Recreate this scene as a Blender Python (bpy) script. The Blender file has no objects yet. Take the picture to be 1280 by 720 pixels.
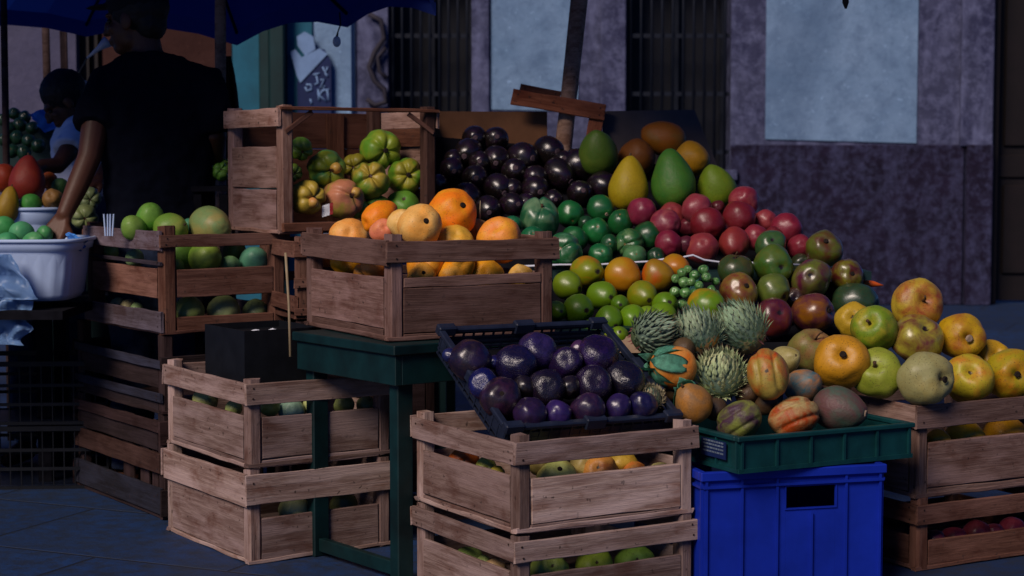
import bpy, bmesh, math, random
from mathutils import Vector, Matrix, Quaternion, noise

random.seed(11)
S = bpy.context.scene
COL = S.collection
PI = math.pi
R = math.radians
# ------------------------------------------------------------------ camera
F = 2200.0
PITCH = math.atan((360 - 205) / F)
CAM = Vector((0, 0, 1.2))
FW = Vector((0, math.cos(PITCH), -math.sin(PITCH)))
UP = Vector((0, math.sin(PITCH), math.cos(PITCH)))
RT = Vector((1, 0, 0))


def ray(px, py):
    return FW + RT * ((px - 640) / F) + UP * ((360 - py) / F)


def at(px, py, Y):
    d = ray(px, py)
    return CAM + d * (Y / d.y)


def proj(p):
    v = Vector(p) - CAM
    d = v.dot(FW)
    return 640 + F * v.dot(RT) / d, 360 - F * v.dot(UP) / d


cam_d = bpy.data.cameras.new('camera')
cam = bpy.data.objects.new('camera', cam_d)
COL.objects.link(cam)
cam.location = CAM
cam.rotation_euler = (PI / 2 - PITCH, 0, 0)
cam_d.sensor_width = 36
cam_d.lens = F / 1280 * 36
cam_d.clip_end = 500
cam_d.dof.use_dof = True
cam_d.dof.focus_distance = 5.1
cam_d.dof.aperture_fstop = 5.0
S.camera = cam

# ------------------------------------------------------------------ light
w = bpy.data.worlds.new('World')
S.world = w
w.use_nodes = True
nt = w.node_tree
sky = nt.nodes.new('ShaderNodeTexSky')
sky.sky_type = 'NISHITA'
sky.sun_disc = False
SUN_EL, SUN_AZ = R(38), R(213)      # azimuth measured clockwise from +Y: behind the camera, a little to the left
sky.sun_elevation = SUN_EL
sky.sun_rotation = SUN_AZ
sky.air_density = 1.0
sky.dust_density = 0.2
sky.ozone_density = 8.0
tint_ = nt.nodes.new('ShaderNodeMix')       # cold white balance of the open shade
tint_.data_type = 'RGBA'
tint_.blend_type = 'MULTIPLY'
tint_.inputs[0].default_value = 1
tint_.inputs[7].default_value = (.34, .58, 1.20, 1)
nt.links.new(sky.outputs[0], tint_.inputs[6])
nt.links.new(tint_.outputs[2], nt.nodes['Background'].inputs[0])
nt.nodes['Background'].inputs[1].default_value = 0.05
sd = bpy.data.lights.new('sun', 'SUN')
sd.energy = 4.9
sd.angle = R(24)
sd.color = (1.0, .84, .73)
so = bpy.data.objects.new('sun', sd)
COL.objects.link(so)
sdir = Vector((math.sin(SUN_AZ) * math.cos(SUN_EL), math.cos(SUN_AZ) * math.cos(SUN_EL), math.sin(SUN_EL)))
so.rotation_euler = sdir.to_track_quat('Z', 'Y').to_euler()
S.view_settings.view_transform = 'Standard'
S.view_settings.look = 'None'
S.view_settings.exposure = -0.58
S.view_settings.gamma = 1
S.render.engine = 'CYCLES'
S.cycles.diffuse_bounces = 2


# ------------------------------------------------------------------ colours and materials
def vivid(h, k, dim=1.0):
    a = c(h)
    m = .25 * a[0] + .65 * a[1] + .10 * a[2]
    return tuple(max(.0025, (m + (x - m) * k) * dim) for x in a[:3]) + (1,)


def c(h):
    h = h.lstrip('#')
    o = []
    for i in (0, 2, 4):
        v = int(h[i:i + 2], 16) / 255
        o.append(v / 12.92 if v <= .04045 else ((v + .055) / 1.055) ** 2.4)
    return tuple(o) + (1.0,)


class NT:
    def __init__(s, name):
        s.m = bpy.data.materials.new(name)
        s.m.use_nodes = True
        s.t = s.m.node_tree
        s.b = s.t.nodes['Principled BSDF']
        s.out = s.t.nodes['Material Output']

    def n(s, typ, **kw):
        n = s.t.nodes.new('ShaderNode' + typ)
        for k, v in kw.items():
            setattr(n, k, v)
        return n

    def l(s, a, b):
        s.t.links.new(a, b)

    def val(s, sock, v):
        if hasattr(v, 'is_linked') or isinstance(v, bpy.types.NodeSocket):
            s.l(v, sock)
        else:
            sock.default_value = v

    def math(s, op, a, b=0.0, clamp=False):
        n = s.n('Math', operation=op)
        n.use_clamp = clamp
        s.val(n.inputs[0], a)
        s.val(n.inputs[1], b)
        return n.outputs[0]

    def mix(s, f, a, b, mode='MIX'):
        n = s.n('Mix', data_type='RGBA', blend_type=mode)
        s.val(n.inputs[0], f)
        s.val(n.inputs[6], a)
        s.val(n.inputs[7], b)
        return n.outputs[2]

    def noise(s, vec, scale, detail=3, rough=.5, dist=0):
        n = s.n('TexNoise')
        s.l(vec, n.inputs['Vector'])
        n.inputs['Scale'].default_value = scale
        n.inputs['Detail'].default_value = detail
        n.inputs['Roughness'].default_value = rough
        n.inputs['Distortion'].default_value = dist
        return n.outputs[0]

    def ramp(s, f, *stops):
        n = s.n('ValToRGB')
        s.l(f, n.inputs[0])
        e = n.color_ramp.elements
        while len(e) < len(stops):
            e.new(.5)
        for k, (p, col) in enumerate(stops):
            e[k].position = p
            e[k].color = col if isinstance(col, tuple) else (col, col, col, 1)
        return n.outputs[0]

    def mapping(s, vec, scale=(1, 1, 1), loc=None, rot=None):
        n = s.n('Mapping')
        s.l(vec, n.inputs[0])
        n.inputs['Scale'].default_value = scale
        if rot:
            n.inputs['Rotation'].default_value = rot
        if loc is not None:
            s.val(n.inputs['Location'], loc)
        return n.outputs[0]

    def obj(s):
        return s.n('TexCoord').outputs['Object']

    def objrand(s, spread=57.0):
        """local coordinates shifted by a per-object random amount, so that copies do not repeat"""
        tc = s.obj()
        oi = s.n('ObjectInfo')
        v = s.math('MULTIPLY', oi.outputs['Random'], spread)
        cb = s.n('CombineXYZ')
        for k in range(3):
            s.l(v, cb.inputs[k])
        a = s.n('VectorMath', operation='ADD')
        s.l(tc, a.inputs[0])
        s.l(cb.outputs[0], a.inputs[1])
        return tc, a.outputs[0], oi

    def bump(s, h, strength=.3, dist=.01):
        n = s.n('Bump')
        n.inputs['Strength'].default_value = strength
        n.inputs['Distance'].default_value = dist
        s.l(h, n.inputs['Height'])
        s.l(n.outputs[0], s.b.inputs['Normal'])

    def fin(s, col=None, rough=None, spec=None, coat=None):
        if col is not None:
            s.val(s.b.inputs['Base Color'], col)
        if rough is not None:
            s.val(s.b.inputs['Roughness'], rough)
        if spec is not None:
            s.b.inputs['Specular IOR Level'].default_value = spec
        if coat is not None:
            s.b.inputs['Coat Weight'].default_value = coat
            s.b.inputs['Coat Roughness'].default_value = .18
        return s.m


def simple(name, col, rough=.6, var=.25, scale=12, bump=.1, spec=.3):
    k = NT(name)
    tc, v, oi = k.objrand()
    n = k.noise(v, scale, 5, .6)
    cc = k.mix(k.ramp(n, (.3, 0.0), (.75, 1.0)), tuple(x * (1 - var) for x in col[:3]) + (1,), tuple(min(1, x * (1 + var)) for x in col[:3]) + (1,))
    if bump:
        k.bump(n, bump, .006)
    return k.fin(cc, rough, spec)


def wood_mat(name):
    """weathered board: grain along local X; the board's own colour comes from the object's colour"""
    k = NT(name)
    tc, v, oi = k.objrand(31)
    g1 = k.noise(k.mapping(v, (1.6, 26, 26)), 3.2, 6, .62, .35)
    g2 = k.noise(k.mapping(v, (5, 120, 120)), 3, 4, .6)
    st = k.noise(k.mapping(v, (3.2, 6, 6)), 2.4, 5, .62, .4)
    sp = k.noise(v, 60, 2, .5)
    base = oi.outputs['Color']
    d = k.mix(1.0, base, (.52, .44, .42, 1), 'MULTIPLY')
    col = k.mix(k.ramp(g1, (.36, 0.0), (.60, 1.0)), d, base)
    col = k.mix(k.ramp(g2, (.40, .55), (.52, 0.0)), col, d)
    col = k.mix(k.ramp(st, (.52, 0.0), (.66, .75)), col, k.mix(1.0, base, (.42, .27, .22, 1), 'MULTIPLY'))
    col = k.mix(k.ramp(sp, (.66, 0.0), (.72, .8)), col, (.03, .018, .015, 1))
    pale = k.noise(k.mapping(v, (2, 9, 9)), 1.7, 4, .6)
    col = k.mix(k.ramp(pale, (.46, 0.0), (.64, .7)), col, k.mix(1.0, base, (1.35, 1.40, 1.52, 1), 'MULTIPLY'))
    h = k.math('ADD', g1, k.math('MULTIPLY', g2, .6))
    k.bump(h, .55, .004)
    return k.fin(col, .85, .2)


def skin_mat(name, blotch=2.0, lo=.42, hi=.62, grad=0.0, speck=0.0, speck_scale=26, rough=.42, spec=.45, coat=0.0, end=None, end_r=.2,
             fine=.12, bumps=.06, specc=(.03, .02, .01, 1), rings=0.0):
    """fruit skin: object colour blotched with the object's 'tint' property, freckles, a scar where the flower sat"""
    k = NT(name)
    tc, v, oi = k.objrand()
    at_ = k.n('Attribute', attribute_type='OBJECT', attribute_name='tint')
    sep = k.n('SeparateXYZ')
    k.l(tc, sep.inputs[0])
    n1 = k.noise(v, blotch, 4, .55, .5)
    f = k.math('ADD', n1, k.math('MULTIPLY', sep.outputs[2], grad))
    f = k.ramp(f, (lo, 0.0), (hi, 1.0))
    col = k.mix(f, oi.outputs['Color'], at_.outputs['Color'])
    n2 = k.noise(v, 9, 5, .65)
    col = k.mix(k.math('MULTIPLY', k.ramp(n2, (.35, 1.0), (.62, 0.0)), fine), col, (.10, .05, .02, 1))
    if speck:
        vo = k.n('TexVoronoi')
        k.l(v, vo.inputs['Vector'])
        vo.inputs['Scale'].default_value = speck_scale * .35
        big = k.noise(v, 3, 2)
        m = k.math('MULTIPLY', k.ramp(vo.outputs['Distance'], (.13, 1.0), (.24, 0.0)), k.ramp(big, (.36, 0.0), (.52, 1.0)))
        col = k.mix(k.math('MULTIPLY', m, speck), col, specc)
        sc = k.noise(k.mapping(v, (1, 1, 1)), 5.5, 6, .7, 1.2)
        col = k.mix(k.math('MULTIPLY', k.ramp(sc, (.60, 0.0), (.68, .75)), speck), col, (.09, .05, .025, 1))
    if end is not None:
        rr = k.n('VectorMath', operation='LENGTH')
        cb = k.n('CombineXYZ')
        k.l(sep.outputs[0], cb.inputs[0])
        k.l(sep.outputs[1], cb.inputs[1])
        k.l(cb.outputs[0], rr.inputs[0])
        up = k.math('GREATER_THAN', sep.outputs[2], .2)
        wob = k.math('ADD', rr.outputs[1 if len(rr.outputs) > 1 else 0], k.math('MULTIPLY', k.math('SUBTRACT', n2, .5), .25))
        m = k.math('MULTIPLY', k.ramp(wob, (end_r * .7, 1.0), (end_r * 1.35, 0.0)), up)
        col = k.mix(m, col, end)
    h = n2
    if rings:
        wv = k.n('TexWave', wave_type='BANDS', bands_direction='Z')
        k.l(v, wv.inputs['Vector'])
        wv.inputs['Scale'].default_value = 3.6
        wv.inputs['Distortion'].default_value = 1.6
        wv.inputs['Detail'].default_value = 2
        h = k.math('ADD', n2, k.math('MULTIPLY', wv.outputs['Fac'], rings))
    k.bump(h, bumps if not rings else .22, .05)
    rg = k.math('ADD', k.math('MULTIPLY', n2, .3), rough - .15)
    return k.fin(col, rg, spec, coat)


WOOD = wood_mat('weathered wood')
M = {}
M['nail'] = simple('rusty nail', c('#2a1c18'), .7, .3, 40)
M['table'] = simple('chipped green table paint', c('#052224'), .5, .5, 9, .2)
M['black'] = simple('black crate plastic', (.012, .017, .035, 1), .38, .3, 20, .05)
M['darkbox'] = simple('black box plastic', (.006, .007, .010, 1), .5, .3, 20, .05, .2)
M['green'] = simple('dark green crate plastic', (.004, .040, .044, 1), .42, .35, 14, .08)
M['blue'] = simple('blue crate plastic', (.006, .022, .30, 1), .40, .22, 7, .05)
M['cardboard'] = simple('brown cardboard', c('#6e4a30'), .85, .25, 8, .1)
M['cardedge'] = simple('torn cardboard edge', c('#9c846c'), .9, .25, 30, .1)
M['foam'] = simple('white foam', c('#c9cdda'), .6, .08, 20, .05)
M['tub'] = simple('pale blue tub plastic', c('#a8bcdc'), .4, .08, 6, .03)
M['bag'] = simple('pale blue plastic film', c('#7fa6d8'), .3, .2, 7, .2)
M['sheet'] = simple('dark lining cloth', (.006, .006, .009, 1), .95, .4, 20, .2, .08)  # shade put into the colour: gaps under fruit, vendors' table, stool
M['aubscar'] = simple('dull aubergine scar', c('#46363e'), .8, .5, 7, .4)
M['straw'] = simple('pale straw', c('#8a7a60'), .7, .2, 30)
M['stem'] = simple('dry brown stem', c('#4a3524'), .8, .35, 12, .3)
M['scar'] = simple('dark flower scar', c('#1c130e'), .9, .5, 9, .4)
M['scarpale'] = simple('corky pale scar', c('#8d7a68'), .9, .4, 7, .4)
M['scarviolet'] = simple('violet scar disc', c('#41316a'), .5, .4, 5, .4)
M['white'] = simple('white paper', c('#d8dce4'), .7, .05, 10)
M['redpaper'] = simple('red print', c('#a02028'), .6, .1, 10)
M['leaf'] = simple('grey green husk', c('#66ae90'), .6, .5, 4, .2)
M['bract'] = simple('dry purple bract', c('#7a4a48'), .8, .4, 6, .3)
M['iron'] = simple('dark window iron', c('#0f1522'), .5, .3, 20, .1)
M['glassdark'] = simple('dark window void', (.006, .007, .012, 1), .5, .3, 3, 0)
M['doorwood'] = simple('dark door wood', c('#120b0c'), .6, .4, 5, .1)
M['teal'] = simple('teal paint', c('#17586e'), .7, .3, 4, .1)
M['tealdark'] = simple('dark green timber', c('#0a2a2c'), .6, .3, 6, .1)
M['hair'] = simple('black hair', (.006, .005, .006, 1), .6, .3, 60, .4)
M['cap'] = simple('black cap cloth', (.006, .006, .009, 1), .9, .2, 60, .2)
M['tee'] = simple('black cotton', (.004, .005, .010, 1), .95, .2, 25, .25, .04)
M['jeans'] = simple('dark blue denim', (.014, .025, .06, 1), .9, .3, 60, .2)
M['whitetee'] = simple('white cotton', c('#d4d8e2'), .9, .06, 25, .2)
M['skin'] = simple('brown skin', c('#50301f'), .5, .12, 12, .05)
M['eye'] = simple('dark eye', (.01, .008, .008, 1), .2, .1, 9, 0)
M['polewood'] = wood_mat('pole wood')


def fabric_mat():
    k = NT('blue umbrella fabric')
    tc, v, oi = k.objrand()
    n = k.noise(v, 6, 4)
    col = k.mix(n, (.004, .010, .075, 1), (.010, .028, .16, 1))
    k.fin(col, .8, .2)
    tr = k.n('BsdfTranslucent')
    tr.inputs[0].default_value = (.010, .05, .40, 1)
    mx = k.n('MixShader')
    mx.inputs[0].default_value = .28
    k.l(k.b.outputs[0], mx.inputs[1])
    k.l(tr.outputs[0], mx.inputs[2])
    k.l(mx.outputs[0], k.out.inputs[0])
    return k.m


M['fabric'] = fabric_mat()


def plaster_mat(name, a, b, dirt, scale=1.3, dirtamt=.6, rough=.9):
    k = NT(name)
    v = k.obj()
    n1 = k.noise(v, scale, 7, .65, .4)
    n2 = k.noise(v, scale * 5, 8, .75)
    n3 = k.noise(k.mapping(v, (1, 1, .35)), scale * 1.6, 5, .6, .8)
    col = k.mix(k.ramp(n1, (.35, 0.0), (.65, 1.0)), a, b)
    col = k.mix(k.ramp(n2, (.45, .0), (.68, .6)), col, dirt)
    n4 = k.noise(v, scale * 16, 4, .7)
    col = k.mix(k.ramp(n4, (.62, 0.0), (.70, .55)), col, k.mix(1.0, b, (1.7, 1.7, 1.7, 1), 'MULTIPLY'))
    col = k.mix(k.ramp(n4, (.28, .6), (.36, 0.0)), col, k.mix(1.0, a, (.5, .5, .5, 1), 'MULTIPLY'))
    col = k.mix(k.math('MULTIPLY', k.ramp(n3, (.5, .0), (.68, 1.0)), dirtamt), col, dirt)
    k.bump(n2, .5, .03)
    return k.fin(col, rough, .15)


M['plaster'] = plaster_mat('blue grey plaster', c('#64809f'), c('#7b96b4'), c('#4d6482'), 1.2, .5)
M['stone'] = plaster_mat('violet grey stone', c('#30324e'), c('#43465e'), c('#74799c'), 1.9, .55)
M['plinth'] = plaster_mat('dark violet plinth stone', c('#181424'), c('#221b30'), c('#4a4d6e'), 3.2, .4)
M['violetwall'] = plaster_mat('violet grey wall', c('#4b4a62'), c('#565468'), c('#3d3d50'), 1.0, .5)
M['redwall'] = plaster_mat('red brown wall', c('#36201c'), c('#402824'), c('#2c1816'), 1.0, .5)


def paving_mat():
    k = NT('dark stone paving')
    v = k.obj()
    vv = k.mapping(v, (1, 1, 1), rot=(0, 0, R(24)))
    wn = k.n('TexNoise')
    k.l(v, wn.inputs['Vector'])
    wn.inputs['Scale'].default_value = 2
    br = k.n('TexBrick')
    k.l(vv, br.inputs['Vector'])
    br.inputs['Scale'].default_value = 1.0
    br.inputs['Brick Width'].default_value = .95
    br.inputs['Row Height'].default_value = .62
    br.inputs['Mortar Size'].default_value = .008
    br.inputs['Mortar Smooth'].default_value = .6
    br.inputs['Color1'].default_value = (.005, .022, .080, 1)
    br.inputs['Color2'].default_value = (.010, .040, .135, 1)
    br.inputs['Mortar'].default_value = (.008, .011, .018, 1)
    n1 = k.noise(v, 14, 8, .75)
    n2 = k.noise(v, 1.6, 5, .6)
    col = k.mix(k.ramp(n1, (.40, .9), (.60, 0.0)), br.outputs[0], (.014, .022, .04, 1))
    col = k.mix(k.ramp(n2, (.4, .0), (.7, .5)), col, (.016, .027, .052, 1))
    h = k.math('SUBTRACT', k.math('MULTIPLY', n1, .8), k.math('MULTIPLY', br.outputs['Fac'], .9))
    k.bump(h, .7, .012)
    return k.fin(col, .62, .35)


M['paving'] = paving_mat()

# fruit skins
E_D = (.02, .013, .009, 1)
SK = {
    'orange': skin_mat('orange fruit skin', 1.3, .42, .70, 0, .55, 30, .5, .35, fine=.10, bumps=.10),
    'quince': skin_mat('green ribbed fruit skin', 1.1, .44, .62, .12, .25, 34, .45, .4, fine=.16, bumps=.08, end=(.05, .02, .012, 1), end_r=.11),
    'aubergine': skin_mat('glossy aubergine skin', 1.6, .45, .7, .0, 0, rough=.30, spec=.5, coat=.3, fine=.1, bumps=.05),
    'papaya': skin_mat('large fruit skin', 1.2, .45, .65, -.1, .35, 36, .55, .3, fine=.15, bumps=.10),
    'lime': skin_mat('lime skin', 1.2, .52, .75, .08, .15, 30, .34, .5, coat=.15, fine=.10, bumps=.05, end=(.16, .10, .03, 1), end_r=.07),
    'red': skin_mat('red fruit skin', 1.4, .45, .68, .0, .30, 34, .42, .4, coat=.1, fine=.14, bumps=.08, specc=(.35, .16, .16, 1)),
    'pear': skin_mat('green pear skin', .9, .42, .62, -.16, .12, 40, .38, .45, coat=.1, fine=.10, bumps=.04, end=E_D, end_r=.17),
    'mango': skin_mat('purple green mango skin', 1.3, .36, .66, .0, .35, 30, .33, .5, coat=.25, fine=.22, bumps=.05, end=(.015, .008, .008, 1), end_r=.12),
    'apple': skin_mat('freckled yellow fruit skin', 1.2, .47, .74, .06, .8, 34, .46, .4, fine=.14, bumps=.08, end=(.05, .03, .012, 1), end_r=.08),
    'plainmango': skin_mat('pale green mango skin', 1.1, .45, .65, .15, .25, 34, .45, .35, fine=.12, bumps=.05),
    'disc': skin_mat('dark purple ringed skin', 1.8, .48, .72, .0, 0, rough=.26, spec=.55, coat=.4, fine=.1, rings=.10),
    'disc_smooth': skin_mat('dark purple smooth skin', 1.5, .45, .72, .0, .15, 30, rough=.32, spec=.5, coat=.3, fine=.15, bumps=.08, specc=(.2, .12, .2, 1)),
    'husk': skin_mat('split orange husk', 1.3, .38, .66, .0, .35, 40, .5, .35, fine=.25, bumps=.15),
    'spikybody': skin_mat('spiky fruit body', 1.6, .55, .80, -.5, .2, 40, .55, .3, fine=.2, bumps=.12),
    'scale': skin_mat('grey green scale', .9, .40, .62, .0, 0, rough=.6, spec=.25, fine=.18, bumps=.1),
}


# ------------------------------------------------------------------ object helpers
def tag(o, label, cat, group=None, kind=None):
    if label:
        o['label'] = label
    if cat:
        o['category'] = cat
    if group:
        o['group'] = group
    if kind:
        o['kind'] = kind
    return o


def empty(name, loc=(0, 0, 0), rz=0, label=None, cat=None, group=None):
    o = bpy.data.objects.new(name, None)
    COL.objects.link(o)
    o.location = loc
    o.rotation_euler = (0, 0, rz)
    o.empty_display_size = .05
    return tag(o, label, cat, group)


def mesh_obj(name, bm, mats, parent=None, smooth=False, loc=None, rot=None, color=None):
    me = bpy.data.meshes.new(name)
    bm.normal_update()
    bm.to_mesh(me)
    bm.free()
    if not isinstance(mats, (list, tuple)):
        mats = [mats]
    for m in mats:
        me.materials.append(m)
    if smooth:
        for p in me.polygons:
            p.use_smooth = True
    return link_mesh(name, me, parent, loc, rot, color)


def link_mesh(name, me, parent=None, loc=None, rot=None, color=None):
    o = bpy.data.objects.new(name, me)
    COL.objects.link(o)
    if parent is not None:
        o.parent = parent
    if loc is not None:
        o.location = loc
    if rot is not None:
        o.rotation_mode = 'QUATERNION'
        o.rotation_quaternion = rot
    if color is not None:
        o.color = color
    return o


def bx(bm, x0, x1, y0, y1, z0, z1, mi=0, bev=0.0):
    n0 = len(bm.faces)
    v = [bm.verts.new(p) for p in ((x0, y0, z0), (x1, y0, z0), (x1, y1, z0), (x0, y1, z0), (x0, y0, z1), (x1, y0, z1), (x1, y1, z1), (x0, y1, z1))]
    fs = [bm.faces.new([v[i] for i in q]) for q in ((3, 2, 1, 0), (4, 5, 6, 7), (0, 1, 5, 4), (1, 2, 6, 5), (2, 3, 7, 6), (3, 0, 4, 7))]
    for f in fs:
        f.material_index = mi
    if bev:
        es = list({e for f in fs for e in f.edges})
        r = bmesh.ops.bevel(bm, geom=es, offset=bev, segments=1, affect='EDGES', profile=.5)
        for f in r['faces']:
            f.material_index = mi
    return fs


def tube(bm, pts, rad, n=10, mi=0, cap=True, flat=1.0):
    pts = [Vector(p) for p in pts]
    if not hasattr(rad, '__len__'):
        rad = [rad] * len(pts)
    rings = []
    ref = None
    for i, p in enumerate(pts):
        d = (pts[min(i + 1, len(pts) - 1)] - pts[max(i - 1, 0)]).normalized()
        if ref is None:
            ref = Vector((0, 0, 1)) if abs(d.z) < .9 else Vector((1, 0, 0))
        a = d.cross(ref).normalized()
        b = a.cross(d).normalized()
        ref = b
        rings.append([bm.verts.new(p + a * (math.cos(t) * rad[i]) + b * (math.sin(t) * rad[i] * flat)) for t in [2 * PI * k / n for k in range(n)]])
    for r0, r1 in zip(rings, rings[1:]):
        for k in range(n):
            f = bm.faces.new((r0[k], r0[(k + 1) % n], r1[(k + 1) % n], r1[k]))
            f.material_index = mi
            f.smooth = True
    if cap:
        for r_, rev in ((rings[0], False), (rings[-1], True)):
            f = bm.faces.new(r_[::-1] if not rev else r_)
            f.material_index = mi
    return rings


def rnd(a, b):
    return random.uniform(a, b)


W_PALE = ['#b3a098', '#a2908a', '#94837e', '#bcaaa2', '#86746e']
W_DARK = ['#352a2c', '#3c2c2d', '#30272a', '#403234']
W_RED = ['#805f52', '#765546', '#866658', '#705044']


def wood(pal):
    a = c(random.choice(pal))
    k = rnd(.66, 1.02)
    return (a[0] * k * .88, a[1] * k * .79, a[2] * k * .74, 1)


def board_mesh(L, W, T, rough=1.0, nails=True):
    """a sawn board, length on local X, width on local Z, thickness on local Y, centred; edges a little uneven"""
    bm = bmesh.new()
    n = max(3, int(L / .045))
    seed = rnd(0, 100)
    b = min(T, W) * .16
    prof = [(-T / 2, -W / 2 + b), (-T / 2, W / 2 - b), (-T / 2 + b, W / 2), (T / 2 - b, W / 2), (T / 2, W / 2 - b), (T / 2, -W / 2 + b), (T / 2 - b, -W / 2), (-T / 2 + b, -W / 2)]
    rings = []
    e0 = [rnd(-.003, .003) * rough for _ in prof]
    e1 = [rnd(-.003, .003) * rough for _ in prof]
    for i in range(n + 1):
        x = -L / 2 + L * i / n
        r = []
        for k, (y, z) in enumerate(prof):
            j = noise.noise(Vector((x * 9 + seed, z * 30, y * 50))) * .0028 * rough
            bow = noise.noise(Vector((x * 2.2 + seed, 7.7, 0))) * .003 * rough
            xx = x + (e0[k] if i == 0 else e1[k] if i == n else 0)
            r.append(bm.verts.new((xx, y + j * .25, z + j + bow * .6)))
        rings.append(r)
    m = len(prof)
    for r0, r1 in zip(rings, rings[1:]):
        for k in range(m):
            bm.faces.new((r0[k], r0[(k + 1) % m], r1[(k + 1) % m], r1[k]))
    bm.faces.new(rings[0][::-1])
    bm.faces.new(rings[-1])
    bmesh.ops.recalc_face_normals(bm, faces=bm.faces)
    if nails and L > .15:
        for sx in (-1, 1):
            for sz in (-.26, .26):
                for sy in (-1, 1):
                    if random.random() < .85:
                        x, z = sx * (L / 2 - rnd(.015, .028)), sz * W + rnd(-.004, .004)
                        q = [bm.verts.new((x + .0034 * math.cos(t), sy * (T / 2 + .0012), z + .0034 * math.sin(t))) for t in [sy * k * PI / 3 for k in range(6)]]
                        f = bm.faces.new(q)
                        f.material_index = 1
    return bm


def board(parent, name, a, b, W, T, up=(0, 0, 1), pal=W_PALE, color=None, roll=0, rough=1.0, nails=True, label=None):
    """a board from a to b (parent's coordinates); width runs along `up`"""
    a, b = Vector(a), Vector(b)
    X = (b - a).normalized()
    Z = Vector(up)
    Z = (Z - X * Z.dot(X)).normalized()
    Y = Z.cross(X)
    q = Matrix((X, Y, Z)).transposed().to_quaternion()
    o = mesh_obj(name, board_mesh((b - a).length, W, T, rough, nails), [WOOD, M['nail']], parent, loc=(a + b) / 2, rot=q, color=color or wood(pal))
    if label:
        o['label'] = label
    return o


def solve_len(P, d, px):
    """how far from P along d until the picture column px"""
    lo, hi = 0.0, 3.0
    s = 1 if proj(P + d * .05)[0] > proj(P)[0] else -1
    for _ in range(50):
        m = (lo + hi) / 2
        if (proj(P + d * m)[0] - px) * s < 0:
            lo = m
        else:
            hi = m
    return lo


CR = {}


def crate(key, label, near, th, L, Sd, H, front, left, pal=W_PALE, group='slatted wooden fruit crates', post=.042, palL=None, skip=(), floor=True, posttop=.012, cat='crate'):
    """slatted fruit crate. near = nearest bottom corner (world), x runs along the right-hand face, y along the left-hand face.
    front/left: lists of (z0, z1, 'out'|'in'[, palette]) in fractions of the height"""
    th = R(th)
    o = empty('wooden_crate', near, th, label, cat, group)
    CR[key] = dict(o=o, P=Vector(near), th=th, L=L, S=Sd, H=H)
    t = .011
    p = post
    for x, y in ((0, 0), (L - p, 0), (0, Sd - p), (L - p, Sd - p)):
        if (x, y) in skip:
            continue
        jx, jy = rnd(-.001, .001), rnd(-.001, .001)
        board(o, 'corner_post', (x + p / 2 + jx, y + p / 2 + jy, .004), (x + p / 2 + jx, y + p / 2 + jy, H + posttop + rnd(-.004, .004)), p, p, up=(0, 1, 0), pal=palL or pal, nails=False)
    for side, rows in (('front', front), ('back', front), ('left', left), ('right', left)):
        if side in skip:
            continue
        for row in rows:
            z0, z1, mode = row[:3]
            pl = row[3] if len(row) > 3 else pal
            W = (z1 - z0) * H
            z = (z0 + z1) / 2 * H
            e = rnd(.0, .004)
            if mode == 'out':
                nm = 'top_slat' if z1 > .9 else 'side_slat'
                if side == 'front':
                    board(o, nm, (-t - e, -t / 2 - .001, z), (L + t + e, -t / 2 - .001, z + rnd(-.003, .003)), W, t, pal=pl)
                elif side == 'back':
                    board(o, nm, (-t - e, Sd + t / 2 + .001, z), (L + t + e, Sd + t / 2 + .001, z), W, t, pal=pl)
                elif side == 'left':
                    board(o, nm, (-t / 2 - .001, -.0005, z), (-t / 2 - .001, Sd, z + rnd(-.003, .003)), W, t, pal=pl)
                else:
                    board(o, nm, (L + t / 2 + .001, .001, z), (L + t / 2 + .001, Sd, z), W, t, pal=pl)
            else:
                q = .006
                if side == 'front':
                    board(o, 'side_plank', (p + .001, q, z), (L - p - .001, q, z + rnd(-.002, .002)), W, t, pal=pl, nails=False)
                elif side == 'back':
                    board(o, 'side_plank', (p + .001, Sd - q, z), (L - p - .001, Sd - q, z), W, t, pal=pl, nails=False)
                elif side == 'left':
                    board(o, 'side_plank', (q, p + .001, z), (q, Sd - p - .001, z + rnd(-.002, .002)), W, t, pal=pl, nails=False)
                else:
                    board(o, 'side_plank', (L - q, p + .001, z), (L - q, Sd - p - .001, z), W, t, pal=pl, nails=False)
    if floor:
        n = 4
        for k in range(n):
            y0 = p * .4 + (Sd - p * .8) * k / n
            y1 = p * .4 + (Sd - p * .8) * (k + .86) / n
            board(o, 'floor_board', (.016, (y0 + y1) / 2, .020), (L - .016, (y0 + y1) / 2, .020), y1 - y0, .008, up=(0, 1, 0), pal=pal, nails=False)
        for y in (.012, Sd - .012):
            board(o, 'base_batten', (-.004, y, .008), (L + .004, y, .008), .013, .026, pal=pal, rough=1.6, nails=False)
        for x in (.012, L - .012):
            board(o, 'base_batten', (x, .03, .0075), (x, Sd - .03, .0075), .013, .026, pal=pal, rough=1.6, nails=False)
    return o


def crate_px(key, label, xc, yt, yb, Y, th, xr, xl, front, left, base=None, L=None, Sd=None, **kw):
    """crate whose nearest upright edge is seen at column xc from row yt to yb at distance Y; xr/xl: columns of its right and left ends"""
    top = at(xc, yt, Y)
    bot = at(xc, yb, Y)
    z0 = bot.z if base is None else base
    P = Vector((top.x, Y, z0))
    a = R(th)
    mid = Vector((top.x, Y, (top.z + z0) / 2))
    L = L or solve_len(mid, Vector((math.cos(a), math.sin(a), 0)), xr)
    Sd = Sd or solve_len(mid, Vector((-math.sin(a), math.cos(a), 0)), xl)
    H = top.z - z0
    print(key, 'Y', Y, 'z', round(z0, 3), round(top.z, 3), 'L', round(L, 3), 'S', round(Sd, 3))
    return crate(key, label, P, th, L, Sd, H, front, left, **kw)


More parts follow.
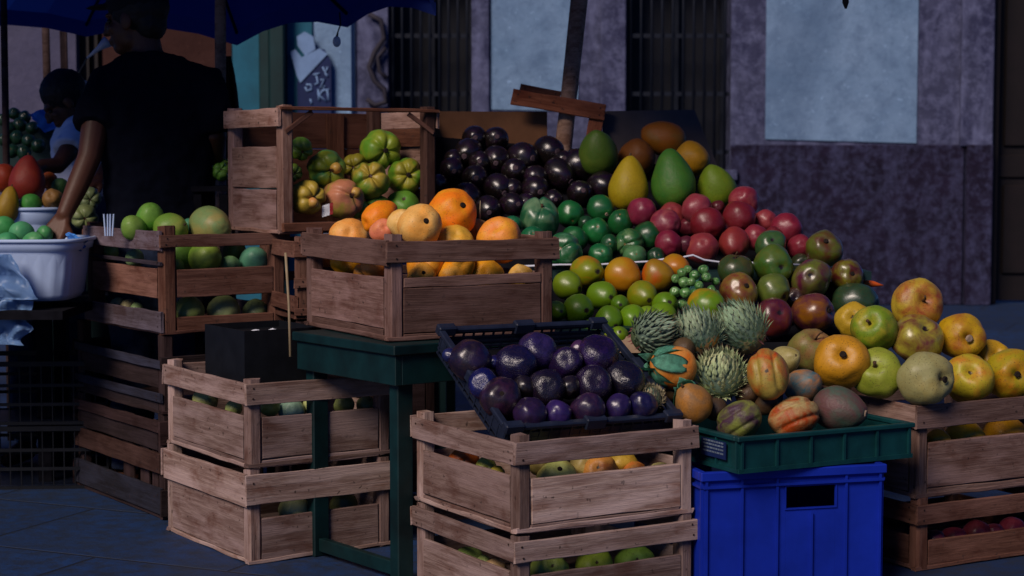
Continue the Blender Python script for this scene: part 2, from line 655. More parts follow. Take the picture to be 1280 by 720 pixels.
def in_crate(key, px, py, plane, d):
    """the point seen at px,py on the plane local y = d (front) or local x = d (left) of a crate"""
    k = CR[key]
    a = k['th']
    n = Vector((-math.sin(a), math.cos(a), 0)) if plane == 'y' else Vector((math.cos(a), math.sin(a), 0))
    dr = ray(px, py)
    t = ((k['P'] + n * d) - CAM).dot(n) / dr.dot(n)
    return CAM + dr * t
# ------------------------------------------------------------------ the setting
bm = bmesh.new()
bx(bm, -30, 30, -8, 60, -.3, 0)
g = mesh_obj('ground', bm, M['paving'])
tag(g, 'dark blue grey stone paving of the square', 'paving', kind='structure')


def part(name, parent, mat, boxes, bev=0.0, label=None):
    bm = bmesh.new()
    for b in boxes:
        bx(bm, *b, bev=bev)
    o = mesh_obj(name, bm, mat, parent)
    if label:
        o['label'] = label
    return o


# the stone building behind the stall: front face at Y = 15
BY = 15.0
X = lambda px, Y=BY: at(px, 300, Y).x
Zz = lambda py, Y=BY: at(640, py, Y).z
bld = empty('stone_building', (0, BY, 0), 0, 'violet grey stone building with barred windows behind the stall', 'building')


def bpart(name, mat, rects, y0=0.0, y1=.35, bev=0.0, label=None, parent=None):
    """rects in picture columns/rows at the facade; y0..y1 depth behind the facade"""
    bs = []
    for (xa, xb, ya, yb) in rects:
        zt = Zz(ya) if ya is not None else 5.2
        zb = Zz(yb) if yb is not None else 0.0
        bs.append((X(xa), X(xb), y0, y1, zb, zt))
    return part(name, parent or bld, mat, bs, bev, label)


bpart('wall', M['stone'], [(432, 486, None, None), (590, 781, None, None), (912, 1236, None, None), (486, 590, None, -60), (781, 912, None, -60), (486, 590, 226, None), (781, 912, 212, None), (1236, 1420, None, -90)], 0, .5)
bpart('plinth', M['plinth'], [(912, 1202, 181, None), (590, 781, 196, None)], -.045, -.002, .008)
bpart('plinth', M['plinth'], [(1204, 1236, 181, None)], -.10, -.002, .008)
bpart('pilaster', M['stone'], [(1196, 1236, None, 183)], -.07, -.002, .008)
bpart('pilaster', M['stone'], [(750, 781, None, 198)], -.05, -.002, .008)
bpart('pilaster', M['stone'], [(590, 612, None, 198)], -.05, -.002, .008)
# pale plaster panels, the right one's lower edge falls a little to the right
for (xa, xb, yl, yr) in ((955, 1143, 174, 179), (614, 722, 137, 139)):
    bm = bmesh.new()
    f, k_ = -.014, -.002
    pts = [(X(xa), Zz(yl)), (X(xb), Zz(yr)), (X(xb), 5.2), (X(xa), 5.2)]
    a = [bm.verts.new((x, f, z)) for x, z in pts]
    b = [bm.verts.new((x, k_, z)) for x, z in pts]
    bm.faces.new(a)
    bm.faces.new(b[::-1])
    for i in range(4):
        bm.faces.new((a[i], b[i], b[(i + 1) % 4], a[(i + 1) % 4]))
    bmesh.ops.recalc_face_normals(bm, faces=bm.faces)
    mesh_obj('plaster_panel', bm, M['plaster'], bld)
bpart('plaster_panel', M['plaster'], [(412, 445, None, None)], -.03, -.002)


def window(xa, xb, sill, bars):
    wdw = empty('window', (0, 0, 0))
    wdw.parent = bld
    part('recess', wdw, M['glassdark'], [(X(xa), X(xb), .42, .46, Zz(sill), Zz(-60))])
    part('frame', wdw, M['iron'], [(X(xa) + .002, X(xa) + .05, .32, .40, Zz(sill) + .002, Zz(-60)), (X(xb) - .05, X(xb) - .002, .32, .40, Zz(sill) + .002, Zz(-60)),
                                     ((X(xa) + X(xb)) / 2 - .03, (X(xa) + X(xb)) / 2 + .03, .32, .40, Zz(sill) + .002, Zz(-60))])
    part('sill', wdw, M['stone'], [(X(xa) - .05, X(xb) + .05, -.10, .30, Zz(sill) - .09, Zz(sill) - .001)], .008)
    for k in range(bars):
        x = X(xa) + (X(xb) - X(xa)) * (k + .5) / bars
        bm = bmesh.new()
        tube(bm, [(x, .05, Zz(sill) - .02), (x, .05, 4.0)], .0115, 8)
        mesh_obj('bar', bm, M['iron'], wdw, smooth=False)
    for y in (-40, 44, 117, 190):
        if y < sill - 4:
            part('cross_bar', wdw, M['iron'], [(X(xa) - .03, X(xb) + .03, .062, .074, Zz(y) - .018, Zz(y) + .018)])


window(781, 912, 212, 10)
window(486, 590, 226, 9)
# wrought iron scroll beside the left window
bm = bmesh.new()
zs = [(463, 18), (478, 26), (482, 48), (470, 66), (463, 84), (470, 102), (482, 112), (484, 128), (470, 132), (460, 124)]
tube(bm, [(X(a), -.05, Zz(b)) for a, b in zs], .022, 8)
zs2 = [(484, 60), (474, 72), (476, 90), (486, 98)]
tube(bm, [(X(a), -.055, Zz(b)) for a, b in zs2], .016, 8)
o = mesh_obj('iron_scroll', bm, simple('dull scroll iron', c('#2a2733'), .7, .4, 12, .3), bld)
# the panelled door at the far right
dr = empty('door', (0, 0, 0))
dr.parent = bld
dx0, dx1 = X(1237), X(1405)
part('door_leaf', dr, M['doorwood'], [(dx0 + .08, dx1, .22, .28, 0.02, 4.0)])
part('door_frame', dr, M['doorwood'], [(dx0 + .002, dx0 + .078, .05, .30, 0, 4.0)], .006)
part('door_panel', dr, M['doorwood'], [(dx0 + .16, dx0 + .62, .19, .219, .25, 1.02)], .012)
part('door_panel', dr, M['doorwood'], [(dx0 + .16, dx0 + .62, .19, .219, 1.35, 3.2)], .012)
part('door_rail', dr, M['doorwood'], [(dx0 + .08, dx1, .195, .219, 1.08, 1.28)], .01)

# the shop front further left, at Y = 13.2
SY = 13.2
X2 = lambda px: at(px, 300, SY).x
Z2 = lambda py: at(640, py, SY).z
shop = empty('painted_shopfront', (0, SY, 0), 0, 'low shopfront with violet, red brown and teal painted walls behind the vendors', 'building')
part('wall', shop, M['violetwall'], [(X2(-220), X2(99), 0, .4, 0, 2.62)], label='violet grey wall')  # unseen wall tops cut low so no shadow reaches the stone building
part('wall', shop, M['redwall'], [(X2(132), X2(292), 0, .4, 0, 2.62)], label='red brown wall')
part('wall', shop, M['teal'], [(X2(293), X2(327), 0, .3, 0, 2.62), (X2(361), X2(392), 0, .3, 0, 2.62)], label='teal wall')
part('wall', shop, M['plaster'], [(X2(392.5), X2(440), .02, .3, 0, 2.62)], label='pale blue wall')
part('door', shop, M['doorwood'], [(X2(99.5), X2(131.5), .12, .2, 0, 2.62), (X2(110), X2(113), .05, .12, 0, 2.62), (X2(120), X2(124), .05, .12, 0, 2.62)], label='dark plank door')
part('door_post', shop, M['tealdark'], [(X2(327.5), X2(341), -.08, .2, 0, 2.62), (X2(342), X2(360.5), -.16, .2, 0, 2.62)], .01)
# painted sign with scribbles on the wall
ps = empty('poster', (X2(393), SY - .02, 0), 0, 'dark blue poster covered in white scribbled letters on the pale wall', 'poster')
x0, x1 = 0.0, X2(417) - X2(374)
ps.location.x = X2(374)
sx = lambda px: X2(px) - X2(374)


def poly(parent, name, pts, mat, y0, y1):
    bm = bmesh.new()
    a = [bm.verts.new((sx(px), y0, Z2(py))) for px, py in pts]
    b = [bm.verts.new((sx(px), y1, Z2(py))) for px, py in pts]
    bm.faces.new(a)
    bm.faces.new(b[::-1])
    for i in range(len(a)):
        bm.faces.new((a[i], b[i], b[(i + 1) % len(a)], a[(i + 1) % len(a)]))
    bmesh.ops.recalc_face_normals(bm, faces=bm.faces)
    return mesh_obj(name, bm, mat, parent)


M['posterblue'] = simple('poster blue', c('#0d1f4c'), .6, .2, 6, 0)
M['inkdim'] = simple('worn print', c('#5a6878'), .8, .3, 40, 0)
M['posterink'] = simple('poster pale ink', c('#6f8cb4'), .7, .15, 12, 0)
poly(ps, 'sheet', [(374, 200), (374, 103), (402, 62), (408, 62), (416, 78), (416, 200)], M['posterblue'], -.02, 0)
poly(ps, 'pale_band', [(366, 66), (372, 62), (380, 72), (402, 61), (412, 68), (378, 104), (374, 96)], M['posterink'], -.03, -.021)
poly(ps, 'pale_band', [(374, 46), (384, 40), (394, 46), (397, 62), (384, 70), (375, 58)], M['posterink'], -.026, -.0205)
bm = bmesh.new()
for st in ([(398, 95), (400, 104), (396, 106)], [(406, 84), (409, 92), (412, 84)], [(409, 92), (412, 96)], [(394, 94), (402, 92)], [(403, 100), (408, 99), (403, 110), (409, 108)],
           [(400, 112), (401, 126)], [(408, 111), (401, 119), (410, 127)], [(411, 112), (413, 126)], [(385, 106), (391, 106), (392, 112), (386, 114), (384, 109)], [(404, 114), (414, 112)], [(390, 124), (392, 130)]):
    tube(bm, [(sx(a), -.024, Z2(b)) for a, b in st], .008, 6, flat=1)
mesh_obj('lettering', bm, M['posterink'], ps)

# ------------------------------------------------------------------ umbrellas
def umbrella(label, apex, rim, pole_top, pole_bot, polemat, poler, sag=.05, drop=.07):
    u = empty('market_umbrella', pole_bot, 0, label, 'umbrella')
    o0 = Vector(pole_bot)
    bm = bmesh.new()
    ap = bm.verts.new(Vector(apex) - o0)
    n = len(rim)
    ringv = []
    J = 4
    rows = []
    for i in range(n):
        a, b = Vector(rim[i]), Vector(rim[(i + 1) % n])
        for j in range(J):
            t = j / J
            p = a.lerp(b, t)
            q = Vector(apex)
            s = math.sin(PI * t)
            rows.append([(p.lerp(q, h) - Vector((0, 0, (sag * s * (1 - h) * -1.2 + .10 * math.sin(PI * h) * -1)))) for h in (0, .25, .5, .75)])
    m = len(rows)
    vs = [[bm.verts.new(p - o0) for p in r] for r in rows]
    low = [bm.verts.new(r[0] - o0 - Vector((0, 0, drop))) for r in rows]
    for i in range(m):
        k = (i + 1) % m
        bm.faces.new((low[i], low[k], vs[k][0], vs[i][0]))
        for h in range(3):
            bm.faces.new((vs[i][h], vs[k][h], vs[k][h + 1], vs[i][h + 1]))
        bm.faces.new((vs[i][3], vs[k][3], ap))
    bmesh.ops.recalc_face_normals(bm, faces=bm.faces)
    mesh_obj('canopy', bm, M['fabric'], u)
    hub = Vector(pole_top) - o0
    for i in range(n):
        bm = bmesh.new()
        a = Vector(rim[i]) - o0
        q = Vector(apex) - o0
        mid = a.lerp(q, .5) + Vector((0, 0, .075))
        tube(bm, [a - Vector((0, 0, .015)), mid - Vector((0, 0, .02)), q - Vector((0, 0, .04))], .008, 6)
        tube(bm, [hub - Vector((0, 0, .35)), mid - Vector((0, 0, .03))], .007, 6)
        mesh_obj('rib', bm, M['iron'], u)
    bm = bmesh.new()
    k = 9
    pts = [Vector((0, 0, 0)).lerp(hub, i / k) for i in range(k + 1)]
    tube(bm, pts, [poler * (1 + .05 * math.sin(i * 2.1)) for i in range(k + 1)], 12)
    mesh_obj('pole', bm, polemat, u, color=c('#9a7c66'))
    return u


rimA = [at(-90, 30, 8.2), at(108, 27, 8.3), at(296, 37, 7.9), at(434, 13, 7.35), at(545, -4, 6.6), at(480, -100, 6.5), at(50, -150, 5.6), at(-100, -165, 5.0), at(-330, -80, 6.2)]  # unseen near rim points stretched to keep sun off the vendors
pb = at(272, 130, 7.1)
umbrella('dark blue umbrella shading the vendors, its scalloped rim seen from below', at(215, -150, 7.1), rimA, at(275, -125, 7.1), (pb.x, 7.1, 0), M['polewood'], .022)
# stall umbrella: pole visible, canopy above the picture
t0_, t1_ = at(724, 0, 7.12), at(703, 195, 7.02)
dv = (t0_ - t1_)
base = t1_ + dv * ((0.0 - t1_.z) / dv.z)
topp = t1_ + dv * ((2.62 - t1_.z) / dv.z)
rimB = []
for k in range(8):
    a = 2 * PI * (k + .5) / 8
    rimB.append(Vector((topp.x + 1.28 * math.cos(a), topp.y - .40 + 1.28 * math.sin(a), 2.26 + .04 * math.sin(a))))
uB = umbrella('tilted wooden pole of the stall umbrella rising behind the aubergines', topp + Vector((0, 0, .12)), rimB, topp, base, M['polewood'], .034)
bm = bmesh.new()
q = at(1057, 3, 6.3)
tube(bm, [q - base + Vector((-.02, 0, .40)), q - base + Vector((-.004, 0, .1)), q - base, q - base + Vector((.001, 0, -.022))], [.006, .007, .012, .004], 8)
mesh_obj('tie_strap', bm, M['cap'], uB)

# broken pallet boards on the pole
wb = empty('broken_board_frame', t1_, 0, 'broken reddish wooden boards nailed across the tilted umbrella pole', 'boards')
ob = lambda px, py, Y: at(px, py, Y) - t1_
board(wb, 'cross_board', ob(640, 121, 6.975), ob(756, 141, 6.985), .062, .018, pal=W_RED, color=c('#8a5238'))
board(wb, 'cross_board', ob(650, 112, 7.13), ob(700, 122, 7.13), .05, .018, pal=W_RED, color=c('#6e4432'))
board(wb, 'upright_board', ob(748, 132, 7.0), ob(738, 190, 7.0), .056, .016, up=(1, 0, 0), pal=W_RED, color=c('#93583c'), nails=False)

for (xa, ya, xb, yb, Y, r_, lab) in ((5, 30, 8, 205, 7.6, .016, 'thin brown pole at the far left corner of the other stall'), (57, 35, 62, 210, 8.6, .02, 'dark pole leaning left of its neighbour against the violet wall'), (79, 35, 84, 210, 8.7, .02, 'dark pole nearer the seated worker, in front of the violet wall')):
    a, b = at(xa, ya, Y), at(xb, yb, Y)
    d = a - b
    foot = b + d * ((0 - b.z) / d.z)
    bm = bmesh.new()
    tube(bm, [Vector((0, 0, 0)), (a - foot) * .5, a - foot + d * .3], [r_, r_ * .96, r_ * .9], 10)
    o = mesh_obj('wooden_pole', bm, M['polewood'], loc=foot, color=c('#3a2c2a'))
    tag(o, lab, 'pole')

# hanging bulb and white cones of the other stall
lb = empty('hanging_bulb', at(421, 52, 7.3), 0, 'unlit pale bulb hanging by a black wire from the umbrella rim', 'bulb')
bm = bmesh.new()
bmesh.ops.create_uvsphere(bm, u_segments=16, v_segments=10, radius=.019, matrix=Matrix.Diagonal((.9, .9, 1.2, 1)))
mesh_obj('globe', bm, M['white'], lb, smooth=True)
bm = bmesh.new()
tube(bm, [(0, 0, .018), (.005, 0, .04), (.016, 0, .07), (.012, 0, .12)], [.006, .003, .003, .003], 8)
mesh_obj('wire', bm, M['cap'], lb)

# brown cloth hanging behind the vendor
bm = bmesh.new()
p0 = at(282, 150, 7.6)
prof = [(262, 75), (268, 68), (280, 70), (292, 82), (297, 110), (298, 150), (300, 215), (296, 262)]
rows = []
for i in range(10):
    t = i / 9
    y = 70 + t * 200
    half = (8 + 10 * min(1, t * 3)) + 1.5 * math.sin(i)
    rows.append([bm.verts.new(at(281 + (k - 8) / 8 * half, y, 7.6 + .03 * math.sin(k * 1.6 + i * .3) + .06 * ((k - 8) / 8) ** 2) - p0) for k in range(17)])
for r0, r1 in zip(rows, rows[1:]):
    for k in range(16):
        bm.faces.new((r0[k], r0[k + 1], r1[k + 1], r1[k]))
bmesh.ops.solidify(bm, geom=bm.faces[:], thickness=.012)
M['browncloth'] = simple('brown sacking', c('#3a221a'), .95, .3, 30, .3)
o = mesh_obj('sacking_cloth', bm, M['browncloth'], smooth=True, loc=p0)
tag(o, 'dark brown sacking hung on the umbrella pole behind the vendor', 'cloth')

# ------------------------------------------------------------------ tables
TH = 38
tP = at(494, 432, 4.92)
TZ = tP.z
a = R(TH)
tdx, tdy = Vector((math.cos(a), math.sin(a), 0)), Vector((-math.sin(a), math.cos(a), 0))
TS = solve_len(tP, tdy, 371)
TL = 1.62
tb = empty('green_table', (tP.x, tP.y, 0), a, 'chipped dark green wooden table carrying the orange fruit crate', 'table')
part('tabletop', tb, M['table'], [(-.012, TL, -.012, TS + .01, TZ - .028, TZ)], .003)
part('apron', tb, M['table'], [(0, .022, .0, TS, TZ - .115, TZ - .0285)], .002)
part('apron', tb, M['table'], [(.0225, TL - .02, 0, .022, TZ - .115, TZ - .0285)], .002)
for (lx, ly) in ((.004, .004), (.004, TS - .075), (TL - .09, .004), (TL - .09, TS - .075)):
    bm = bmesh.new()
    bx(bm, lx + .0185, lx + .072, ly + .0185, ly + .062, 0, TZ - .029, bev=.003)
    mesh_obj('leg', bm, M['table'], tb)
part('rail', tb, M['table'], [(.035, .058, .07, TS - .06, .018, .058)], .002)
print('table z', TZ, 'S', TS)

# ------------------------------------------------------------------ wooden crates
STD_F = [(.74, .985, 'out'), (.10, .58, 'in'), (.0, .09, 'in')]
STD_L = [(.74, .985, 'out'), (.10, .60, 'in'), (.0, .09, 'in')]
G0 = 'slatted wooden fruit crates'
# front stack
crate_px('F2', 'lower crate of the front stack, holding green fruit, cut by the bottom edge', 647, 676, 793, 4.5, 31, 866, 520, STD_F, STD_L, base=0.0, pal=W_PALE)
zF = at(647, 676, 4.5).z + .014
crate_px('F1', 'pale weathered crate under the black tray of dark purple fruit', 647, 551, 672, 4.5, 31, 866, 520, [(.74, .985, 'out'), (.10, .58, 'in', ['#d2bfb4']), (.0, .09, 'in')], STD_L, base=zF, pal=W_PALE)
# right stack
crate_px('R2', 'crate of dark red fruit beneath the yellow fruit crate, lower right', 1148, 630, 722, 5.12, 29, 1400, 1070, [(.70, .985, 'out'), (.02, .44, 'in')], [(.70, .985, 'out'), (.02, .5, 'in')], base=0.0, L=.60, Sd=.5, pal=W_RED)
zR = at(1148, 630, 5.12).z + .014
crate_px('R1', 'brownish crate heaped with big freckled yellow fruit at right', 1148, 505, 626, 5.12, 29, 1400, 1070, STD_F, [(.74, .985, 'out'), (.06, .66, 'in')], base=zR, L=.60, Sd=.5, pal=['#8f7a72', '#98837a', '#86716a'])
# pale pair on the ground left of the table
zL = at(311, 593, 5.2).z
crate_px('L1b', 'bottom crate of the pale pair, standing on the paving beside the green table', 311, 593, 713, 5.2, 34, 488, 209, [(.66, .99, 'out'), (.04, .50, 'in')], [(.64, .99, 'out'), (.06, .62, 'in')], base=0.0, pal=W_PALE)
crate_px('L1', 'upper crate of the pale pair, carrying the black plastic box', 311, 478, 590, 5.2, 34, 488, 209, STD_F, STD_L, base=zL + .014, pal=W_PALE)
# dark pair
H2 = at(203, 415, 5.87).z
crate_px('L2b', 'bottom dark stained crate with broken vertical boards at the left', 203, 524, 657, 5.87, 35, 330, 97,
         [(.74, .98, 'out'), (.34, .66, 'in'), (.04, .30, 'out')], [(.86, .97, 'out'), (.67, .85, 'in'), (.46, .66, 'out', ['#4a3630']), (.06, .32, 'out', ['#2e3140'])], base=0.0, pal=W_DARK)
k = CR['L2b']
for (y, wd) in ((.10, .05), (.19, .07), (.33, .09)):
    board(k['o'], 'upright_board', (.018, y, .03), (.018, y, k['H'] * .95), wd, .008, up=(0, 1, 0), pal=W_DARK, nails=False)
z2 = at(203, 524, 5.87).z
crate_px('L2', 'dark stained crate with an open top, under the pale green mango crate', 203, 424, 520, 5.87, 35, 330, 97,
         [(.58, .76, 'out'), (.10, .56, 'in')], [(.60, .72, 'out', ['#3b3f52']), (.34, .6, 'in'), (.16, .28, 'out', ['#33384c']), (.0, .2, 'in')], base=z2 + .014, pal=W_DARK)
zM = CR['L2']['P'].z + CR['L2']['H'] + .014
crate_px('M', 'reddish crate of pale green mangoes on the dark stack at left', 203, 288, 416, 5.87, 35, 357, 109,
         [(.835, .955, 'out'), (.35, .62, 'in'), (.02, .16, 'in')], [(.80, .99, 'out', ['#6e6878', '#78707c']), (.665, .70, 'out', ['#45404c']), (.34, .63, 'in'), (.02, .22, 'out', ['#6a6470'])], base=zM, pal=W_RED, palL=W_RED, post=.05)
# orange fruit crate on the table
crate_px('O', 'brown crate of orange fruit on the corner of the green table', 487, 299, 424, 5.0, 30, 692, 382,
         [(.77, .98, 'out'), (.52, .62, 'in'), (.07, .515, 'in'), (.0, .06, 'in')], [(.74, .99, 'out'), (.12, .62, 'in'), (.0, .11, 'in')], base=TZ + .002, pal=['#80685f', '#88706a', '#786058'], post=.044)
# hidden crate beside it that carries the open display crate
zC = TZ + .002
pT = at(351, 286, 6.0)
crate_px('C', 'dark crate wedged between the mango and orange crates, mostly hidden', 372, 300, 420, 5.86, 24, 545, 357, [(.78, .98, 'out'), (.40, .52, 'out'), (.05, .15, 'out')], [(.78, .98, 'out'), (.1, .3, 'out')], base=pT.z - .30, Sd=.4, pal=W_RED)
# plinth crate under it so that it does not hang in the air
crate('C0', 'tall dark crate standing behind the green table under the display crate', Vector((CR['C']['P'].x, CR['C']['P'].y, 0)), 24, CR['C']['L'], .4, CR['C']['P'].z - .014, [(.8, .98, 'out'), (.1, .75, 'in')], [(.8, .98, 'out'), (.1, .75, 'in')], pal=W_DARK)
# the open display crate of ribbed green fruit
zT = CR['C']['P'].z + CR['C']['H'] + .014
crate_px('T', 'tall crate with an open front showing ribbed green fruit', 351, 133, 286, 6.0, 32, 546, 284,
         [], [(.845, .99, 'out'), (.36, .69, 'in'), (.02, .345, 'in')], base=zT, pal=['#a58b80', '#98807a', '#a08478'], skip=('front', 'back'), post=.046, posttop=.006)
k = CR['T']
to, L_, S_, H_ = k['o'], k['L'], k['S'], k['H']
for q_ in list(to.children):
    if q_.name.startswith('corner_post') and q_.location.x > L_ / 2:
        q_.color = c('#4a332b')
TD = ['#6a4636', '#714c3a', '#62402f']  # shade inside the crate put into a darker wood colour
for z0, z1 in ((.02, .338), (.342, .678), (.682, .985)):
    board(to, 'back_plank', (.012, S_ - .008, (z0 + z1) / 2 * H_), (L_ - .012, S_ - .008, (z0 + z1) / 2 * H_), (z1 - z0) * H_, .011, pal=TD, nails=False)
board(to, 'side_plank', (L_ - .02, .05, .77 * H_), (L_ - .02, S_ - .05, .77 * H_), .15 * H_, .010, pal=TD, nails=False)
board(to, 'back_upright', (L_ * .7, S_ - .022, .01), (L_ * .7, S_ - .022, H_ * .98), .07, .011, up=(1, 0, 0), pal=TD, nails=False)
board(to, 'front_rail', (-.002, -.006, H_ - .006), (L_ + .002, -.006, H_ - .006), .012, .016, pal=TD, nails=False)
board(to, 'front_rail', (.002, -.006, .022), (L_, -.006, .022), .030, .016, pal=TD, nails=False)
for s in (0, 1):
    x0, x1 = (.046, .115) if s == 0 else (L_ - .046, L_ - .115)
    board(to, 'corner_brace', (x0 - .03 * (1 - 2 * s), .0, H_ - .085), (x1, .0, H_ - .018), .016, .012, pal=W_RED, nails=False)

# ------------------------------------------------------------------ plastic crates
def frame_crate(name, label, near, th, L, Sd, H, mat, wall=.004, rim=.018, ribs=7, ribsS=5, tilt=None, slots=False, handle=False, taper=0.0, cat='plastic crate', clips=False):
    o = empty(name, near, R(th), label, cat)
    if tilt:
        o.rotation_mode = 'QUATERNION'
        o.rotation_quaternion = Quaternion((0, 0, 1), R(th)) @ Quaternion((1, 0, 0), R(tilt))
    w_ = wall
    bm = bmesh.new()
    bx(bm, 0.004, L - .004, .004, Sd - .004, 0, .006)
    mesh_obj('base_panel', bm, mat, o)
    for side in range(4):
        bm = bmesh.new()
        ln = L if side in (0, 2) else Sd
        nr = ribs if side in (0, 2) else ribsS

        def B(u0, u1, d0, d1, z0, z1, bev=0):
            # u along the side, d outward depth (0 = outer skin, negative = proud)
            if side == 0:
                bx(bm, u0, u1, d0, d1, z0, z1, bev=bev)
            elif side == 2:
                bx(bm, u0, u1, Sd - d1, Sd - d0, z0, z1, bev=bev)
            elif side == 3:
                bx(bm, d0, d1, u0, u1, z0, z1, bev=bev)
            else:
                bx(bm, L - d1, L - d0, u0, u1, z0, z1, bev=bev)
        e = 0.0 if side in (0, 2) else w_ + .0005
        if slots:
            # lattice wall
            nz = 4
            for i in range(nz + 1):
                z = .008 + (H - rim - .01) * i / nz
                B(e, ln - e, .0005, w_, z - .003, z + .003)
            for i in range(nr * 2 + 1):
                u = .01 + (ln - .02) * i / (nr * 2)
                B(u - .003, u + .003, -.0005, w_ - .0006, .006, H - rim)
            B(e, ln - e, .0012, w_ - .0012, .03, H * .62)
        elif handle and side in (0, 2):
            u0, u1, z0, z1 = handle
            B(e, u0, 0, w_, .0065, H - rim)
            B(u1, ln - e, 0, w_, .0065, H - rim)
            B(u0 + .0002, u1 - .0002, 0, w_, .0065, z0)
            B(u0 + .0002, u1 - .0002, 0, w_, z1, H - rim)
            for (q0, q1, s0, s1) in ((u0 - .004, u1 + .004, z0 - .004, z0 - .0002), (u0 - .004, u1 + .004, z1 + .0002, z1 + .004), (u0 - .004, u0 - .0002, z0, z1), (u1 + .0002, u1 + .004, z0, z1)):
                B(q0, q1, -.004, -.0003, s0, s1)
        else:
            B(e, ln - e, 0, w_, .0065, H - rim)
        for i in range(nr + 1):
            u = .006 + (ln - .012) * i / nr
            if handle and side in (0, 2) and handle[0] - .02 < u < handle[1] + .02:
                B(u - .0035, u + .0035, -.008, -.0004, .006, handle[2] - .014)
                continue
            if not slots:
                B(u - .0035, u + .0035, -.008, -.0004, .006, H - rim)
        if not slots:
            B(-.006 if side in (0, 2) else -.001, ln + (.006 if side in (0, 2) else .001), -.0075, -.0007, .0, .012)
            if H > .2:
                B(-.004 if side in (0, 2) else 0, ln + (.004 if side in (0, 2) else 0), -.011, -.0009, H - .046, H - .039)
        mesh_obj('side_wall', bm, mat, o)
        bm = bmesh.new()

        ln0, ln1 = (-.012, ln + .012) if side in (0, 2) else (.0085, ln - .0085)
        B(ln0, ln1, -.012, .008, H - rim, H, bev=.003)
        if clips:
            for f in (.5,):
                B(ln * f - .032, ln * f + .032, -.016, .012, H - rim - .012, H + .010, bev=.004)
            if side in (0, 2):
                for f in (0.03, .97):
                    B(ln * f - .028, ln * f + .028, -.016, .012, H - rim - .008, H + .008, bev=.004)
        mesh_obj('rim', bm, mat, o)
    return o


# green tray, blue crate
gP = at(924, 592, 4.7)
gz = gP.z
gL = solve_len(Vector((gP.x, 4.7, gz + .05)), Vector((math.cos(R(27)), math.sin(R(27)), 0)), 1137)
gH = at(924, 546, 4.7).z - gz
gS = .50
gt = frame_crate('green_tray', 'shallow dark green plastic tray of spiky and split fruit', (gP.x, 4.7, gz), 27, gL, gS, gH, M['green'], rim=.014, ribs=5, ribsS=5, cat='tray')
part('wording_patch', gt, M['posterblue'], [(-.0115, -.0085, .05, .17, .03, gH - .022)])
bm = bmesh.new()
for i, z in enumerate((.042, .052, .062, .071)):
    u = .06
    while u < .155:
        d = rnd(.006, .016)
        bx(bm, -.0125, -.0116, u, min(.16, u + d), z, z + .0045)
        u += d + .003
mesh_obj('printed_lines', bm, M['inkdim'], gt)
bP = at(880, 598, 4.74)
bH = gz - .003
bL = solve_len(Vector((bP.x, 4.74, .2)), Vector((math.cos(R(15)), math.sin(R(15)), 0)), 1101)
frame_crate('blue_crate', 'bright blue plastic crate with a handle slot under the green tray', (bP.x, 4.74, 0), 15, bL, .56, bH, M['blue'], wall=.005, rim=.026, ribs=5, ribsS=4, handle=(bL * .455, bL * .735, bH - .112, bH - .052))
# black tilted tray
kFL, kFR, kBL = at(630, 532, 4.58), at(850, 516, 4.83), at(541, 408, 4.95)
kx = (kFR - kFL).normalized()
ky = kBL - kFL
ky = (ky - kx * ky.dot(kx)).normalized()
kz = kx.cross(ky)
kL, kS, kH = (kFR - kFL).length - .02, (kBL - kFL).length - .012, .088
kt = frame_crate('black_tray', 'black plastic tray tilted towards the viewer with dark purple fruit', kFL - kz * kH + kx * .012, 0, kL, kS, kH, M['black'], rim=.014, ribs=8, ribsS=6, slots=True, cat='tray', clips=True)
part('liner', kt, M['sheet'], [(.008, kL - .008, .008, kS - .008, .0065, .012)])  # black floor sheet added, its colour stands for shade between the fruit
kt.rotation_mode = 'QUATERNION'
kt.rotation_quaternion = Matrix((kx, ky, kz)).transposed().to_quaternion()
print('K L', kL, 'G L', gL, 'B', bL, bH)
# black box in the upper pale crate
q = at(313, 474, 5.42)
kk = CR['L1']
bz = kk['P'].z + kk['H'] - .08
bP2 = at(306, 474, 5.40)
bt = at(306, 414, 5.40).z
th = R(34)
BL = solve_len(Vector((bP2.x, 5.40, bz)), Vector((math.cos(th), math.sin(th), 0)), 402)
BS = solve_len(Vector((bP2.x, 5.40, bz)), Vector((-math.sin(th), math.cos(th), 0)), 257)
bb = empty('black_box', (bP2.x, 5.40, bz), th, 'plain black plastic box standing in the upper pale crate', 'box')
hh = bt - bz
part('box_wall', bb, M['darkbox'], [(0, BL, 0, .004, .004, hh), (0, BL, BS - .004, BS, .004, hh), (0, .004, .0045, BS - .0045, .004, hh), (BL - .004, BL, .0045, BS - .0045, .004, hh), (0, BL, 0, BS, 0, .0035), (.0045, BL - .0045, .0045, BS - .0045, hh * .88, hh * .9)])
for i, (px, py) in enumerate(((320, 421), (341, 418))):
    bm = bmesh.new()
    bmesh.ops.create_icosphere(bm, subdivisions=2, radius=.018)
    for v in bm.verts:
        v.co *= 1 + .25 * noise.noise(v.co * 80 + Vector((i, 0, 0)))
        v.co.z *= .55
    o = mesh_obj('crumpled_paper', bm, M['white'], loc=at(px, py, 5.48 + i * .03))  # added white lumps stand for reflections in the black box
    o.location.z = bz + hh * .9 + .010
    tag(o, ('small crumpled white paper at the near side of the black box', 'small crumpled white paper further right in the black box')[i], 'paper', 'papers in the black box')

# thin cane leaning between the crates
bm = bmesh.new()
p0, p1 = at(357, 316, 5.50), at(363, 446, 5.44)
tube(bm, [p1 - p1, (p0 - p1) * .5 + Vector((.003, 0, 0)), p0 - p1], .0042, 7)
tag(mesh_obj('cane', bm, M['straw'], loc=p1), 'thin pale cane leaning upright between the mango and orange crates', 'cane')

